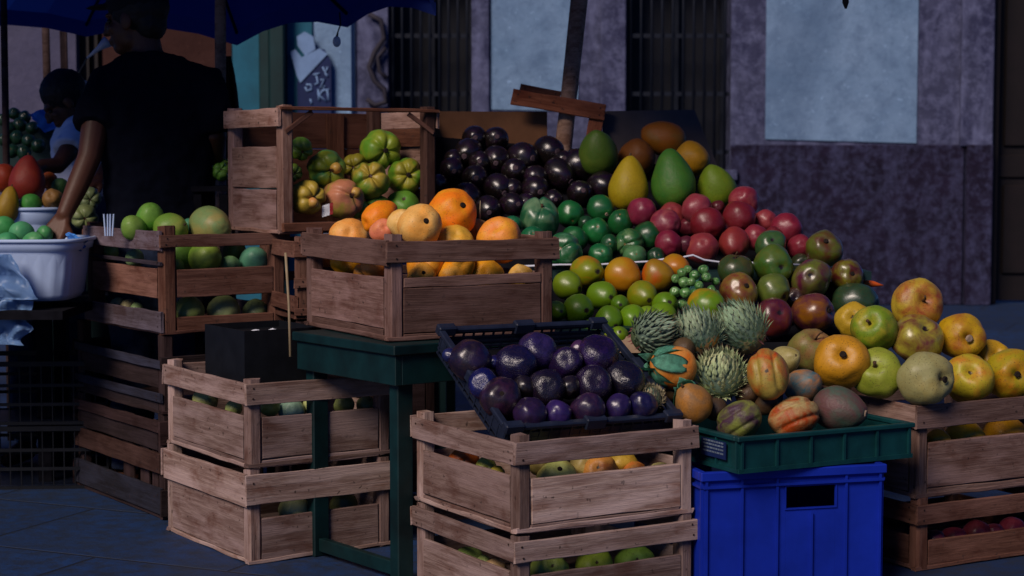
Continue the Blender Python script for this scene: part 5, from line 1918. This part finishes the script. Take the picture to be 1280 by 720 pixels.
f1 = fruit('husked_fruit', 'husked fruit', 'husked fruit in the green tray', 'egg', 'husk', 841, 459, 26, (-.9, -.22), '#c9763c', '#d49a5c', 'orange fruit half wrapped in grey green husk leaves, left in the tray', pG(841, 459) - .03, el=1.2, roll=0)
for i, (u0, hw, ext) in enumerate(((.2, .50, .25), (1.35, .46, .20), (2.6, .5, .55), (3.8, .46, .15), (5.1, .5, 1.0))):
    husk(f1, u0, hw, 1.75, .38, ext, i + 1)
f2 = fruit('husked_fruit', 'husked fruit', 'husked fruit in the green tray', 'egg', 'husk', 866, 503, 23, (-.5, -.75), '#8a6a48', '#a8743c', 'brown fruit with one upright green leaf at the left end of the tray', pG(866, 503), el=1.2, parts=('tip',), roll=0)
for i, (u0, hw, ext) in enumerate(((2.4, .55, .25), (3.7, .5, .2))):
    husk(f2, u0, hw, 1.9, .5, ext, i + 7)

many('split_fruit', 'split fruit', 'split husk fruit in the green tray', 'split', 'husk', pG, dim=.66, rows=[
    (960, 468, 29, (-.2, -.2), '#b9a45c', '#c8582c', 'tall split fruit, yellow and orange red with black flecks', dict(roll=1.75, el=1.05, Y=4.92, skin='apple')),
    (981, 451, 19, (.4, -.3), '#c9c08a', '#b0a468', 'cream coloured slice shaped fruit behind the tall split one', dict(shape='egg', el=1.4, skin='apple')),
    (1005, 482, 22, (.5, -.4), '#4a7f8a', '#c0885a', 'blue green fruit with an orange end, beside the peach fruit', dict(shape='egg', el=1.15)),
    (993, 521, 28, (.1, -.35), '#b8532c', '#c9b884', 'wide split fruit with cream seams and an orange red side', dict(roll=.35)),
    (1050, 511, 27, (.85, .15), '#6a4a4c', '#4f6a5c', 'brown violet fruit with a frayed teal top at the right corner', dict(shape='egg', el=1.25, parts=('palescar',))),
    (924, 526, 27, (-.5, .1), '#4c3448', '#8a9450', 'half purple half green fruit at the front wall of the tray', dict(roll=.6, el=.95)),
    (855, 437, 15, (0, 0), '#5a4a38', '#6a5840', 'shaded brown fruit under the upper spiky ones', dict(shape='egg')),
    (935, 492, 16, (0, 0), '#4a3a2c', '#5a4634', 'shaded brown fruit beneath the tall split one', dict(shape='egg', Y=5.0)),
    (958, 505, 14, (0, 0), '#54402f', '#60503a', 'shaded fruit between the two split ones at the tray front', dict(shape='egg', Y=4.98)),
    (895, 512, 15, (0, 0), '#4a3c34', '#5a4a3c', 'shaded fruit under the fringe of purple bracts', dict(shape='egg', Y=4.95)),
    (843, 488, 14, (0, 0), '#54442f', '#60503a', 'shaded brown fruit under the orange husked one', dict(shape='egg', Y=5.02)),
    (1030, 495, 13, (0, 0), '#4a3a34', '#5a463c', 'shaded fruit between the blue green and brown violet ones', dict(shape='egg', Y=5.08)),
])
for px, py, dx_, dy_ in ((1060, 480, 3, -20), (985, 400, -12, -14)):
    pass
tag(mesh_obj('thin_twig', (lambda b: (tube(b, [(0, 0, 0), (.004, 0, .03), (-.002, 0, .055), (.014, 0, .062)], .0022, 6), b)[1])(bmesh.new()), M['straw'], loc=in_crate('R1', 1062, 490, 'x', -.004)), 'thin bent twig standing at the left rim of the right crate', 'twig')
# carrot tip behind the dark mangoes
bm = bmesh.new()
tube(bm, [(0, 0, 0), (.05, 0, -.003), (.085, 0, -.008)], [.014, .011, .002], 10)
tag(mesh_obj('carrot', bm, simple('carrot orange', c('#e0601c'), .5, .1, 20), loc=at(1074, 354, 6.2)), 'bright orange carrot tip sticking out behind the rightmost dark mango', 'carrot')
# ------------------------------------------------------------------ the vendors' stall at the left
LT = at(640, 378, 6.3).z
vt = empty('vendor_table', (-2.2, 6.25, 0), 0, 'dark table of the vendors, in shadow under the pale blue tub', 'table')
part('tabletop', vt, M['sheet'], [(-1.0, .68, -.32, .62, LT - .03, LT - .001)])
for lx in (-.95, .42):
    for ly in (.3, .55):
        part('leg', vt, M['sheet'], [(lx, lx + .05, ly, ly + .05, 0, LT - .031)])


def tub(name, cx, cy, z0, z1, ax, ay, label, power=5, flutes=44):
    o = empty(name, (cx, cy, z0), 0, label, 'tub')
    bm = bmesh.new()
    n = 176
    H = z1 - z0

    def ring(s, z, fl=0.0, inn=0.0):
        r = []
        for k in range(n):
            t = 2 * PI * k / n
            ct, st_ = math.cos(t), math.sin(t)
            q = (abs(ct) ** power + abs(st_) ** power) ** (-1 / power)
            f = 1 + fl * math.cos(t * flutes)
            r.append(bm.verts.new(((ax - inn) * s * q * ct * f, (ay - inn) * s * q * st_ * f, z)))
        return r
    R_ = [ring(.85, 0), ring(.88, .02, .004), ring(.915, H * .45, .008), ring(.935, H * .78, .008), ring(.945, H * .84), ring(.985, H * .86), ring(1.0, H * .95), ring(1.0, H), ring(.97, H), ring(.955, H * .9), ring(.90, H * .45), ring(.85, .03)]
    for r0, r1 in zip(R_, R_[1:]):
        for k in range(n):
            bm.faces.new((r0[k], r0[(k + 1) % n], r1[(k + 1) % n], r1[k]))
    bm.faces.new(R_[0][::-1])
    bm.faces.new(R_[-1])
    for k in range(4):
        pass
    bmesh.ops.recalc_face_normals(bm, faces=bm.faces)
    mesh_obj('basin', bm, M['tub'], o, smooth=True)
    bm = bmesh.new()
    rr = []
    for k in range(n):
        t = 2 * PI * k / n
        ct, st_ = math.cos(t), math.sin(t)
        q = (abs(ct) ** power + abs(st_) ** power) ** (-1 / power)
        rr.append(Vector((ax * 1.012 * q * ct, ay * 1.012 * q * st_, H + .004)))
    tube(bm, rr + [rr[0]], .007, 8, cap=False)
    mesh_obj('rim', bm, M['tub'], o, smooth=True)
    return o


TY = 6.2
tc = at(5, 300, TY)
tz1 = at(60, 303, TY - .18).z
tz0 = max(LT + .001, at(60, 376, TY - .15).z)
txr = at(109, 300, TY).x
tub('plastic_tub', tc.x, TY, tz0, tz1, txr - tc.x, .20, 'fluted pale blue plastic tub under the vendor\'s hand')
t2 = at(40, 275, 6.62)
tub('plastic_tub', at(22, 270, 6.62).x, 6.62, LT + .001, at(40, 263, 6.5).z, at(84, 270, 6.62).x - at(22, 270, 6.62).x, .14, 'second pale tub behind, under the big red pointed fruit', 2.6)

pV = None
many('green_mango', 'mango', 'green mangoes in the pale blue tub', 'egg', 'plainmango', None, dim=.75, rows=[
    (26, 291, 15, (-.3, -.4), '#55a070', '#62a878', 'round green mango in the middle of the pale blue tub', dict(Y=6.16)),
    (4, 284, 15, (-.5, -.4), '#4a9a5a', '#58a464', 'green mango at the left picture edge of the tub', dict(Y=6.2)),
    (9, 305, 16, (0, -.4), '#4a9c66', '#58a672', 'green mango lowest at the left in the tub', dict(Y=6.08)),
    (43, 305, 15, (.5, -.6), '#4f9a60', '#62a46c', 'green mango touched by the vendor\'s fingers', dict(Y=6.08, el=1.2)),
    (56, 292, 11, (.3, -.5), '#4a9058', '#569a62', 'green mango behind the vendor\'s fingers', dict(Y=6.22)),
])
many('red_papaya', 'papaya', 'coloured fruit behind the pale blue tub', 'tear', 'papaya', None, dim=.62, rows=[
    (34, 223, 25, (.05, -1), '#8c2f28', '#973a2c', 'big brick red pointed fruit with a short stem', dict(Y=6.62, el=1.06, parts=('tip',))),
    (6, 222, 18, (-.1, -.6), '#9c3a24', '#a84428', 'red orange fruit left of the big pointed one', dict(Y=6.70, shape='egg')),
    (10, 256, 16, (.2, -1), '#a88a3a', '#9a7a34', 'yellow pear shaped fruit at the left picture edge', dict(Y=6.48, el=1.35, parts=('tip',))),
    (38, 255, 14, (.1, -.4), '#4f9a4c', '#5ca456', 'green round fruit under the big red pointed one', dict(Y=6.52, shape='egg')),
    (65, 249, 13, (.1, -.4), '#a07a4c', '#8a6a42', 'tan round fruit right of the green one', dict(Y=6.55, shape='round')),
    (61, 225, 11, (.1, -.4), '#b05a28', '#a8622e', 'small orange fruit behind the big red one', dict(Y=6.75, shape='egg')),
    (75, 233, 11, (.1, -.4), '#4f7a48', '#5a8450', 'small green fruit right of the small orange one', dict(Y=6.72, shape='egg')),
    (105, 271, 17, (.3, .2), '#8a9a66', '#94a26e', 'pale green ribbed fruit behind the vendor\'s wrist', dict(Y=6.48, shape='ribbed', skin='quince')),
    (112, 248, 14, (.3, .2), '#82946a', '#8c9c70', 'pale green ribbed fruit above the other one by the wrist', dict(Y=6.56, shape='ribbed', skin='quince')),
    (91, 247, 10, (.3, .2), '#5f7450', '#6a7e58', 'shaded green fruit behind the vendor\'s forearm', dict(Y=6.68, shape='ribbed', skin='quince')),
    (22, 240, 10, (0, 0), '#6a4a28', '#74522e', 'shaded brown fruit between the red and yellow ones', dict(Y=6.6, shape='egg')),
])
# the hill of dark green fruit at the far left
many('dark_melon', 'melon', 'dark green fruit heaped at the far left', 'smooth', 'lime', None, dim=.5, rows=[
    (px, py, r, (.2, -.3), '#1f4a34', '#2a5a3e', lab, dict(Y=8.0 + (200 - py) * .004)) for px, py, r, lab in (
        (4, 150, 8, 'dark green fruit high at the left edge of the far heap'), (18, 142, 8, 'topmost dark green fruit of the far heap'), (31, 146, 8, 'dark green fruit right of the topmost one in the far heap'),
        (12, 160, 8, 'dark green fruit in the second row of the far heap'), (25, 156, 9, 'glinting green fruit in the middle of the far heap'), (40, 160, 8, 'dark green fruit near the blue cloth in the far heap'),
        (6, 175, 9, 'dark green fruit by the thin pole, middle height'), (21, 172, 9, 'dark green fruit under the glinting one'), (36, 176, 9, 'dark green fruit below the blue cloth'),
        (48, 182, 9, 'dark green fruit nearest the seated worker'), (14, 189, 9, 'dark green fruit low by the thin pole'), (30, 191, 9, 'dark green fruit low in the far heap above the red fruit'))
])
fs = empty('fruit_stand', (at(20, 300, 8.15).x, 8.2, 0), 0, 'dark stand that carries the far heap of green fruit', 'stand')
part('top_board', fs, M['tealdark'], [(-1.2, .45, -.2, .5, at(20, 202, 8.0).z - .06, at(20, 202, 8.0).z - .03)])
part('back_board', fs, M['tealdark'], [(-1.2, .42, .12, .15, at(20, 202, 8.0).z - .029, at(20, 152, 8.3).z)])
for lx in (-1.15, .38):
    part('leg', fs, M['tealdark'], [(lx, lx + .05, -.15, -.1, 0, at(20, 202, 8.0).z - .061)])


def sheet(name, corners, Y, mat, label, cat, amp=.02, n=12, thick=.003, seed=0, Ys=None):
    """a thin crumpled sheet through four picture corners at its own distance"""
    P = [at(px, py, (Ys[i] if Ys else Y)) for i, (px, py) in enumerate(corners)]
    c0 = sum(P, Vector()) / 4
    nr = (P[1] - P[0]).cross(P[3] - P[0]).normalized()
    bm = bmesh.new()
    g_ = [[None] * (n + 1) for _ in range(n + 1)]
    for j in range(n + 1):
        for i in range(n + 1):
            p = P[0].lerp(P[1], i / n).lerp(P[3].lerp(P[2], i / n), j / n)
            h = noise.noise(Vector((i / n * 3 + seed, j / n * 3, seed))) * amp + noise.noise(Vector((i / n * 8, j / n * 5 + seed, 3))) * amp * .4
            side = noise.noise(Vector((j / n * 4, i / n * 2, seed + 5))) * amp * .7
            g_[j][i] = bm.verts.new(p - c0 + nr * h + RT * side)
    for j in range(n):
        for i in range(n):
            bm.faces.new((g_[j][i], g_[j][i + 1], g_[j + 1][i + 1], g_[j + 1][i]))
    bmesh.ops.solidify(bm, geom=bm.faces[:], thickness=thick)
    o = mesh_obj(name, bm, mat, smooth=True, loc=c0)
    return tag(o, label, cat)


M['bluecloth'] = simple('bright blue cloth', c('#4f98ea'), .8, .2, 6, .2)
sheet('blue_cloth', [(35, 143), (62, 133), (79, 158), (56, 166)], 7.75, M['bluecloth'], 'bright blue crumpled plastic sheet behind the seated worker\'s face', 'plastic sheet', .03)
sheet('plastic_bag', [(-30, 372), (42, 376), (30, 432), (-30, 428)], 5.98, M['bag'], 'pale blue plastic bag hanging below the tub', 'plastic bag', .05, 16)
sheet('folded_cloth', [(-30, 318), (14, 318), (48, 374), (-30, 376)], 5.95, M['bag'], 'light blue folded cloth draped over the left of the tub', 'cloth', .035, 16, .005, 4)
sheet('blue_liner', [(86, 290), (108, 300), (104, 314), (80, 312)], 6.15, M['bluecloth'], 'bright blue plastic liner folded over the right end of the tub', 'plastic liner', .03, 10, .003, 7)
# paper cup, white cone and reflective strip
cu = empty('paper_cup', at(256, 214, 6.5), 0, 'white paper cup beside the green fruit left of the display crate', 'cup')
bm = bmesh.new()
q = 6.5 / F
rs_ = [(-.013, -.039), (.034, .039)]
ring_ = []
for rr, z in ((.020, -.045), (.033, .043), (.035, .045), (.0335, .047), (.031, .043), (.019, -.041)):
    ring_.append([bm.verts.new((rr * math.cos(2 * PI * k / 20), rr * math.sin(2 * PI * k / 20), z)) for k in range(20)])
for r0, r1 in zip(ring_, ring_[1:]):
    for k in range(20):
        bm.faces.new((r0[k], r0[(k + 1) % 20], r1[(k + 1) % 20], r1[k]))
bm.faces.new(ring_[0][::-1])
bm.faces.new(ring_[-1])
bmesh.ops.recalc_face_normals(bm, faces=bm.faces)
mesh_obj('cup_wall', bm, M['white'], cu, smooth=True)
fz = at(262, 232, 6.5).z
sh = empty('side_shelf', (at(262, 240, 6.5).x, 6.5, 0), 0, 'dark narrow stool behind the mango crate that holds cup and green fruit', 'stool')
part('seat', sh, M['sheet'], [(-.05, .085, -.10, .10, fz - .02, fz - .001)])
for lx in (-.045, .05):
    for ly in (-.09, .06):
        part('leg', sh, M['sheet'], [(lx, lx + .03, ly, ly + .03, 0, fz - .031)])
cu.location.z = fz + .045
many('ribbed_fruit', 'ribbed fruit', 'green fruit on the dark stool', 'ribbed', 'quince', None, [
    (276, 215, 12, (.2, -.3), '#5f8f40', '#70984a', 'green ribbed fruit between the paper cup and display crate', dict(Y=6.5)),
    (284, 207, 9, (.2, -.3), '#6a9040', '#789a4a', 'small yellow green fruit touching the display crate\'s left side', dict(Y=6.56)),
])
cn = empty('paper_cone', at(124, 60, 7.9), 0, 'white paper cone on a stick behind the vendor', 'cone')
bm = bmesh.new()
tube(bm, [(-.055, 0, -.045), (0, 0, 0), (.04, 0, .03)], [.004, .012, .028], 10, cap=True)
mesh_obj('cone_sheet', bm, M['white'], cn, smooth=True)
bm = bmesh.new()
tube(bm, [(-.055, 0, -.045), (-.10, 0, -.12), (-.11, 0, -.55)], .004, 6)
mesh_obj('stick', bm, M['straw'], cn)
sheet('white_wrapper', [(102, 99), (114, 103), (110, 122), (104, 118)], 7.6, M['white'], 'white crumpled wrapper beside the seated worker\'s head', 'wrapper', .012, 8)
sheet('litter_scrap', [(92, 549), (101, 547), (101, 551), (93, 552)], 6.6, M['white'], 'tiny white litter scrap on the ground by the dark stack', 'litter', .004, 5, .002)

# black lattice crates stacked under the vendors' table
def lattice_crate(x, y, z, label):
    L, Sd, H = .56, .38, .235
    o = empty('lattice_crate', (x, y, z), R(4), label, 'plastic crate', 'black lattice crates under the vendors table')
    for side in range(4):
        bm = bmesh.new()
        ln = L if side % 2 == 0 else Sd

        def B(u0, u1, d0, d1, z0, z1):
            if side == 0:
                bx(bm, u0, u1, d0, d1, z0, z1)
            elif side == 2:
                bx(bm, u0, u1, Sd - d1, Sd - d0, z0, z1)
            elif side == 3:
                bx(bm, d0, d1, u0 + .0065, u1 - .0065, z0, z1)
            else:
                bx(bm, L - d1, L - d0, u0 + .0065, u1 - .0065, z0, z1)
        for i in range(15):
            u = .004 + (ln - .012) * i / 14
            B(u, u + .004, .001, .005, .014, H - .02)
        for zz in (.0, .07, .14):
            B(0, ln, .0, .006, zz, zz + .012)
        B(0, ln, -.006, .006, H - .018, H)
        mesh_obj('side_wall', bm, M['darkbox'], o)
    bm = bmesh.new()
    bx(bm, .007, L - .007, .007, Sd - .007, .002, .008)
    mesh_obj('base_panel', bm, M['black'], o)
    return o


for i, (px, zz, lab) in enumerate(((-60, 0, 'lower black lattice crate under the tub'), (-60, .24, 'upper black lattice crate under the tub'))):
    lattice_crate(at(-72, 500, 6.3).x, 6.42, zz, lab)
    lattice_crate(at(-300, 500, 6.3).x, 6.45, zz, ['lower', 'upper'][i] + ' black lattice crate at the left picture edge')

# ------------------------------------------------------------------ the people
def loft(bm, secs, n=28):
    """closed loft through elliptical sections (centre, half width, half depth, yaw)"""
    rings = []
    for (p, rx, ry, yaw) in secs:
        ca, sa = math.cos(yaw), math.sin(yaw)
        r = []
        for k in range(n):
            t = 2 * PI * k / n
            x = rx * math.copysign(abs(math.cos(t)) ** .85, math.cos(t))
            y = ry * math.copysign(abs(math.sin(t)) ** .85, math.sin(t))
            r.append(bm.verts.new(Vector(p) + Vector((x * ca - y * sa, x * sa + y * ca, 0))))
        rings.append(r)
    for r0, r1 in zip(rings, rings[1:]):
        for k in range(n):
            bm.faces.new((r0[k], r0[(k + 1) % n], r1[(k + 1) % n], r1[k]))
    bm.faces.new(rings[0][::-1])
    bm.faces.new(rings[-1])


def ball(bm, p, r, sc=(1, 1, 1), yaw=0):
    bmesh.ops.create_uvsphere(bm, u_segments=20, v_segments=14, radius=r, matrix=Matrix.Translation(p) @ Matrix.Rotation(yaw, 4, 'Z') @ Matrix.Diagonal((*sc, 1)))


def rtube(bm, pts, rad, n=14):
    """tube with rounded ends"""
    pts = [Vector(p) for p in pts]
    d0, d1 = (pts[0] - pts[1]).normalized(), (pts[-1] - pts[-2]).normalized()
    P = [pts[0] + d0 * rad[0] * .8] + pts + [pts[-1] + d1 * rad[-1] * .8]
    Q = [rad[0] * .5] + list(rad) + [rad[-1] * .5]
    tube(bm, P, Q, n)


def fused(name, bm, mat, parent, voxel, smooth=3):
    bmesh.ops.recalc_face_normals(bm, faces=bm.faces)
    o = mesh_obj(name, bm, mat, parent)
    m = o.modifiers.new('fuse', 'REMESH')
    m.mode = 'VOXEL'
    m.voxel_size = voxel
    m.use_smooth_shade = True
    if smooth:
        s = o.modifiers.new('soft', 'SMOOTH')
        s.factor = .5
        s.iterations = smooth
    if name in ('shirt', 'trousers', 'hair'):
        tx = bpy.data.textures.new(name + ' folds', 'CLOUDS')
        tx.noise_scale = .09 if name != 'hair' else .02
        tx.noise_depth = 2
        d = o.modifiers.new('folds', 'DISPLACE')
        d.texture = tx
        d.strength = .030 if name != 'hair' else .008
        d.mid_level = .45
    return o


def head(bm, ctr, yaw, s=1.0, nod=0.0):
    """head facing local +X, turned by yaw and nodded forward"""
    T = Matrix.Translation(ctr) @ Matrix.Rotation(yaw, 4, 'Z') @ Matrix.Rotation(nod, 4, 'Y') @ Matrix.Scale(s, 4)

    def b(p, r, sc=(1, 1, 1)):
        bmesh.ops.create_uvsphere(bm, u_segments=20, v_segments=14, radius=r, matrix=T @ Matrix.Translation(p) @ Matrix.Diagonal((*sc, 1)))
    b((-.012, 0, .035), .098, (1.0, .80, .92))      # skull
    b((.030, 0, -.035), .070, (.92, .86, 1.10))      # face
    b((.055, 0, -.088), .034, (1, 1.1, .8))          # chin
    b((.020, .0, -.066), .058, (1.0, .95, .70))      # jaw
    b((.083, 0, .022), .026, (.7, 1.9, .5))          # brow
    for sy in (-1, 1):
        b((.070, .034 * sy, -.025), .025, (.8, 1, .8))      # cheeks
        b((-.004, .080 * sy, -.010), .030, (.75, .35, 1.1))   # ears
    b((.104, 0, -.018), .018, (.9, .8, 1.5))         # nose
    b((.113, 0, -.034), .014, (1, 1.3, .8))
    b((.094, 0, -.062), .016, (.7, 1.5, .55))        # lips
    b((.092, 0, -.073), .015, (.7, 1.4, .5))
    return T


def hand(bm, wrist, direction, palm_n, thumb_side, s=1.0, curl=.5):
    """palm with four fingers of unequal length and a thumb leaving the side of the palm"""
    d = direction.normalized()
    n_ = (palm_n - d * palm_n.dot(d)).normalized()     # back of the hand
    sd_ = d.cross(n_) * thumb_side
    L = .088 * s
    # palm
    for k in range(5):
        f = k / 4
        rtube(bm, [wrist + sd_ * (.020 - .040 * f) * s * .8, wrist + d * L * .55 + sd_ * (.030 - .060 * f) * s, wrist + d * L + sd_ * (.032 - .064 * f) * s], [.016 * s, .0155 * s, .012 * s], 10)
    for k, (ln, off) in enumerate(((.068, .032), (.077, .011), (.071, -.011), (.056, -.031))):
        b0 = wrist + d * L * .96 + sd_ * off * s
        sp = sd_ * (off * .35)
        a1 = d * math.cos(curl * .5) - n_ * math.sin(curl * .5) + sp
        a2 = d * math.cos(curl * 1.2) - n_ * math.sin(curl * 1.2) + sp
        a3 = d * math.cos(curl * 1.9) - n_ * math.sin(curl * 1.9) + sp
        p1 = b0 + a1.normalized() * ln * s * .45
        p2 = p1 + a2.normalized() * ln * s * .32
        p3 = p2 + a3.normalized() * ln * s * .25
        rtube(bm, [b0, p1, p2, p3], [.0095 * s, .0088 * s, .008 * s, .0068 * s], 10)
    t0 = wrist + d * L * .28 + sd_ * .026 * s
    t1 = t0 + (d * .6 + sd_ * .75 - n_ * .25).normalized() * .036 * s
    t2 = t1 + (d * .85 + sd_ * .35 - n_ * .4).normalized() * .030 * s
    t3 = t2 + (d * .9 + sd_ * .05 - n_ * .5).normalized() * .022 * s
    rtube(bm, [t0, t1, t2, t3], [.015 * s, .0115 * s, .010 * s, .008 * s], 10)


PY = 6.50
mx = lambda px, py, dy=0: at(px, py, PY + dy)
# standing vendor seen from behind, face turned to the left, left arm reaching into the tub
man = empty('person', (mx(195, 300).x, PY, 0), 0, 'standing vendor in black t-shirt and black cap, seen from behind, one hand in the tub', 'person')
mo = Vector((mx(195, 300).x, PY, 0))
V = lambda px, py, dy=0: mx(px, py, dy) - mo
bm = bmesh.new()
pxm = PY / F
yw = R(12)
hipz = V(197, 300).z
secs = [(V(197, 330), 58 * pxm, .115, yw), (V(198, 285), 58 * pxm, .12, yw), (V(198, 230), 60 * pxm, .12, yw), (V(196, 170), 62 * pxm, .125, yw), (V(195, 120), 66 * pxm, .115, yw), (V(193, 92), 58 * pxm, .095, yw), (V(188, 76), 36 * pxm, .075, yw), (V(184, 64), 19 * pxm, .06, yw), (V(180, 40), 18 * pxm, .056, yw)]
loft(bm, secs)
for lx, fx in ((167, 160), (228, 236)):
    hp = V(lx, 320)
    rtube(bm, [hp, Vector((hp.x, -.01, hp.z * .55)), Vector((V(fx, 320).x, .0, .10)), ], [.092, .060, .046])
    ft = Vector((V(fx, 320).x, .0, .05))
    rtube(bm, [ft, ft + Vector((-.05, .10, -.01)), ft + Vector((-.08, .17, -.018))], [.048, .040, .03])
HT = head(bm, V(169, 25), R(165), 1.06, .10)
rtube(bm, [V(133, 104, -.02), V(119, 156, -.10), V(112, 196, -.14), V(97, 232, -.18), V(80, 270, -.22)], [.062, .050, .043, .040, .029])
rtube(bm, [V(257, 104, .02), V(268, 170, .0), V(266, 215, .10)], [.054, .046, .036])
wr = V(79, 272, -.22)
hand(bm, wr, V(60, 308, -.26) - V(79, 272, -.22), Vector((-.2, -1, .55)), -1, 1.02, .42)
hand(bm, V(266, 217, .10), Vector((-.05, .5, -.6)), Vector((.5, -.3, .3)), 1, 1.0, .6)
fused('body', bm, M['skin'], man, .0058, 2)
# clothing
bm = bmesh.new()
t = .016
loft(bm, [(V(198, 292), 60 * pxm + t, .125 + t, yw), (V(198, 255), 60 * pxm + t, .128 + t, yw), (V(198, 230), 61 * pxm + t, .124 + t, yw), (V(196, 170), 64 * pxm + t, .128 + t, yw), (V(195, 120), 67 * pxm + t, .118 + t, yw), (V(193, 92), 59 * pxm + t, .098 + t, yw), (V(188, 74), 36 * pxm + t, .075 + t, yw), (V(184, 66), 20 * pxm + t, .062 + t, yw)])
tube(bm, [V(158, 98), V(138, 106, -.02), V(124, 138, -.07), V(119, 160, -.105)], [.070, .084, .083, .080], 22)
tube(bm, [V(232, 100), V(252, 106, .01), V(263, 140, .0), V(267, 166, .0)], [.066, .086, .078, .072], 22)
fused('shirt', bm, M['tee'], man, .008, 3)
bm = bmesh.new()
loft(bm, [(V(197, 345), 58 * pxm + .02, .125, yw), (V(198, 300), 59 * pxm + .014, .132, yw), (V(198, 272), 59 * pxm + .010, .130, yw)])
for lx, fx in ((167, 160), (228, 236)):
    hp = V(lx, 325)
    tube(bm, [hp, Vector((hp.x, -.01, hp.z * .55)), Vector((V(fx, 320).x, .0, .07))], [.108, .080, .072], 20)
fused('trousers', bm, M['jeans'], man, .010, 3)
bm = bmesh.new()
bmesh.ops.create_uvsphere(bm, u_segments=24, v_segments=16, radius=.104, matrix=HT @ Matrix.Translation((-.022, 0, .040)) @ Matrix.Diagonal((1.0, .86, .90, 1)))
bmesh.ops.create_uvsphere(bm, u_segments=20, v_segments=14, radius=.07, matrix=HT @ Matrix.Translation((-.058, 0, -.015)) @ Matrix.Diagonal((.72, 1.0, .95, 1)))
fused('hair', bm, M['hair'], man, .006, 1)
bm = bmesh.new()
bmesh.ops.create_uvsphere(bm, u_segments=24, v_segments=16, radius=.109, matrix=HT @ Matrix.Translation((-.016, 0, .062)) @ Matrix.Diagonal((1.02, .86, .80, 1)))
bmesh.ops.create_uvsphere(bm, u_segments=24, v_segments=8, radius=.075, matrix=HT @ Matrix.Translation((.100, 0, .058)) @ Matrix.Diagonal((1.0, .95, .10, 1)))
fused('cap', bm, M['cap'], man, .006, 1)
for sy in (-1, 1):
    bm = bmesh.new()
    bmesh.ops.create_uvsphere(bm, u_segments=12, v_segments=8, radius=.0085, matrix=HT @ Matrix.Translation((.083, .032 * sy, .002)))
    mesh_obj('eye', bm, M['eye'], man, smooth=True)

# seated worker behind him, head bent down
PY2 = 7.35
W = lambda px, py, dy=0: at(px, py, PY2 + dy) - so2
so2 = Vector((at(100, 250, PY2).x, PY2, 0))
boy = empty('person', so2, 0, 'seated worker in a white t-shirt bending over the fruit, head down', 'person')
bm = bmesh.new()
q = PY2 / F
loft(bm, [(W(112, 275, .06), 36 * q, .12, R(-30)), (W(112, 240, .04), 38 * q, .12, R(-30)), (W(110, 200, .02), 40 * q, .115, R(-30)), (W(108, 172), 40 * q, .10, R(-30)), (W(102, 156), 26 * q, .07, R(-30)), (W(94, 146), 14 * q, .052, R(-30)), (W(88, 132), 13 * q, .05, R(-30))])
HB = head(bm, W(81, 127, -.03), R(200), .89, .62)
rtube(bm, [W(95, 164, -.10), W(84, 192, -.20), W(72, 207, -.24), W(52, 208, -.30), W(40, 214, -.36)], [.048, .040, .035, .03, .024])
hand(bm, W(40, 214, -.36), Vector((-.7, -.5, -.45)), Vector((0, -.2, 1)), 1, .9, .5)
rtube(bm, [W(128, 168, .06), W(138, 205, -.05), W(125, 225, -.2)], [.048, .040, .028])
hand(bm, W(125, 225, -.2), Vector((-.5, -.7, -.3)), Vector((0, -.2, 1)), -1, .9, .5)
for dx_ in (-.09, .10):
    h0 = W(112, 272, .04) + Vector((dx_, 0, 0))
    kn = Vector((h0.x - .10, h0.y - .38, h0.z + .02))
    rtube(bm, [h0, kn], [.078, .056])
    rtube(bm, [kn, Vector((kn.x, kn.y + .05, .08))], [.055, .042])
    rtube(bm, [Vector((kn.x, kn.y + .05, .05)), Vector((kn.x - .03, kn.y - .13, .04))], [.045, .035])
fused('body', bm, M['skin'], boy, .0065, 2)
bm = bmesh.new()
t = .014
loft(bm, [(W(112, 272, .06), 37 * q + t, .125 + t, R(-30)), (W(112, 240, .04), 38 * q + t, .122 + t, R(-30)), (W(110, 200, .02), 40 * q + t, .118 + t, R(-30)), (W(108, 172), 40 * q + t, .102 + t, R(-30)), (W(102, 157), 27 * q + t, .07 + t, R(-30))])
tube(bm, [W(102, 160, -.05), W(95, 165, -.10), W(85, 188, -.19)], [.058, .063, .062], 20)
tube(bm, [W(122, 162, .03), W(130, 172, .05), W(136, 195, .0)], [.058, .063, .060], 20)
fused('shirt', bm, M['whitetee'], boy, .008, 3)
bm = bmesh.new()
bmesh.ops.create_uvsphere(bm, u_segments=24, v_segments=16, radius=.107, matrix=HB @ Matrix.Translation((-.024, 0, .046)) @ Matrix.Diagonal((1.02, .86, .94, 1)))
fused('hair', bm, M['hair'], boy, .006, 1)
bm = bmesh.new()
for dx_ in (-.09, .10):
    h0 = W(112, 272, .04) + Vector((dx_, 0, 0))
    kn = Vector((h0.x - .10, h0.y - .38, h0.z + .02))
    tube(bm, [h0 + Vector((0, .06, 0)), h0, kn], [.09, .098, .076], 18)
    tube(bm, [kn + Vector((0, -.03, .02)), kn, Vector((kn.x, kn.y + .05, .10))], [.04, .074, .058], 18)
fused('trousers', bm, M['jeans'], boy, .010, 2)
for sy in (-1, 1):
    bm = bmesh.new()
    bmesh.ops.create_uvsphere(bm, u_segments=12, v_segments=8, radius=.0085, matrix=HB @ Matrix.Translation((.083, .032 * sy, .002)))
    mesh_obj('eye', bm, M['eye'], boy, smooth=True)
# what he sits on
sb = empty('sitting_crate', so2, 0, 'dark box the seated worker sits on', 'box')
zz = W(112, 275).z - .07
part('box_wall', sb, M['tealdark'], [(-.16, .22, -.12, .25, 0, zz)], .006)
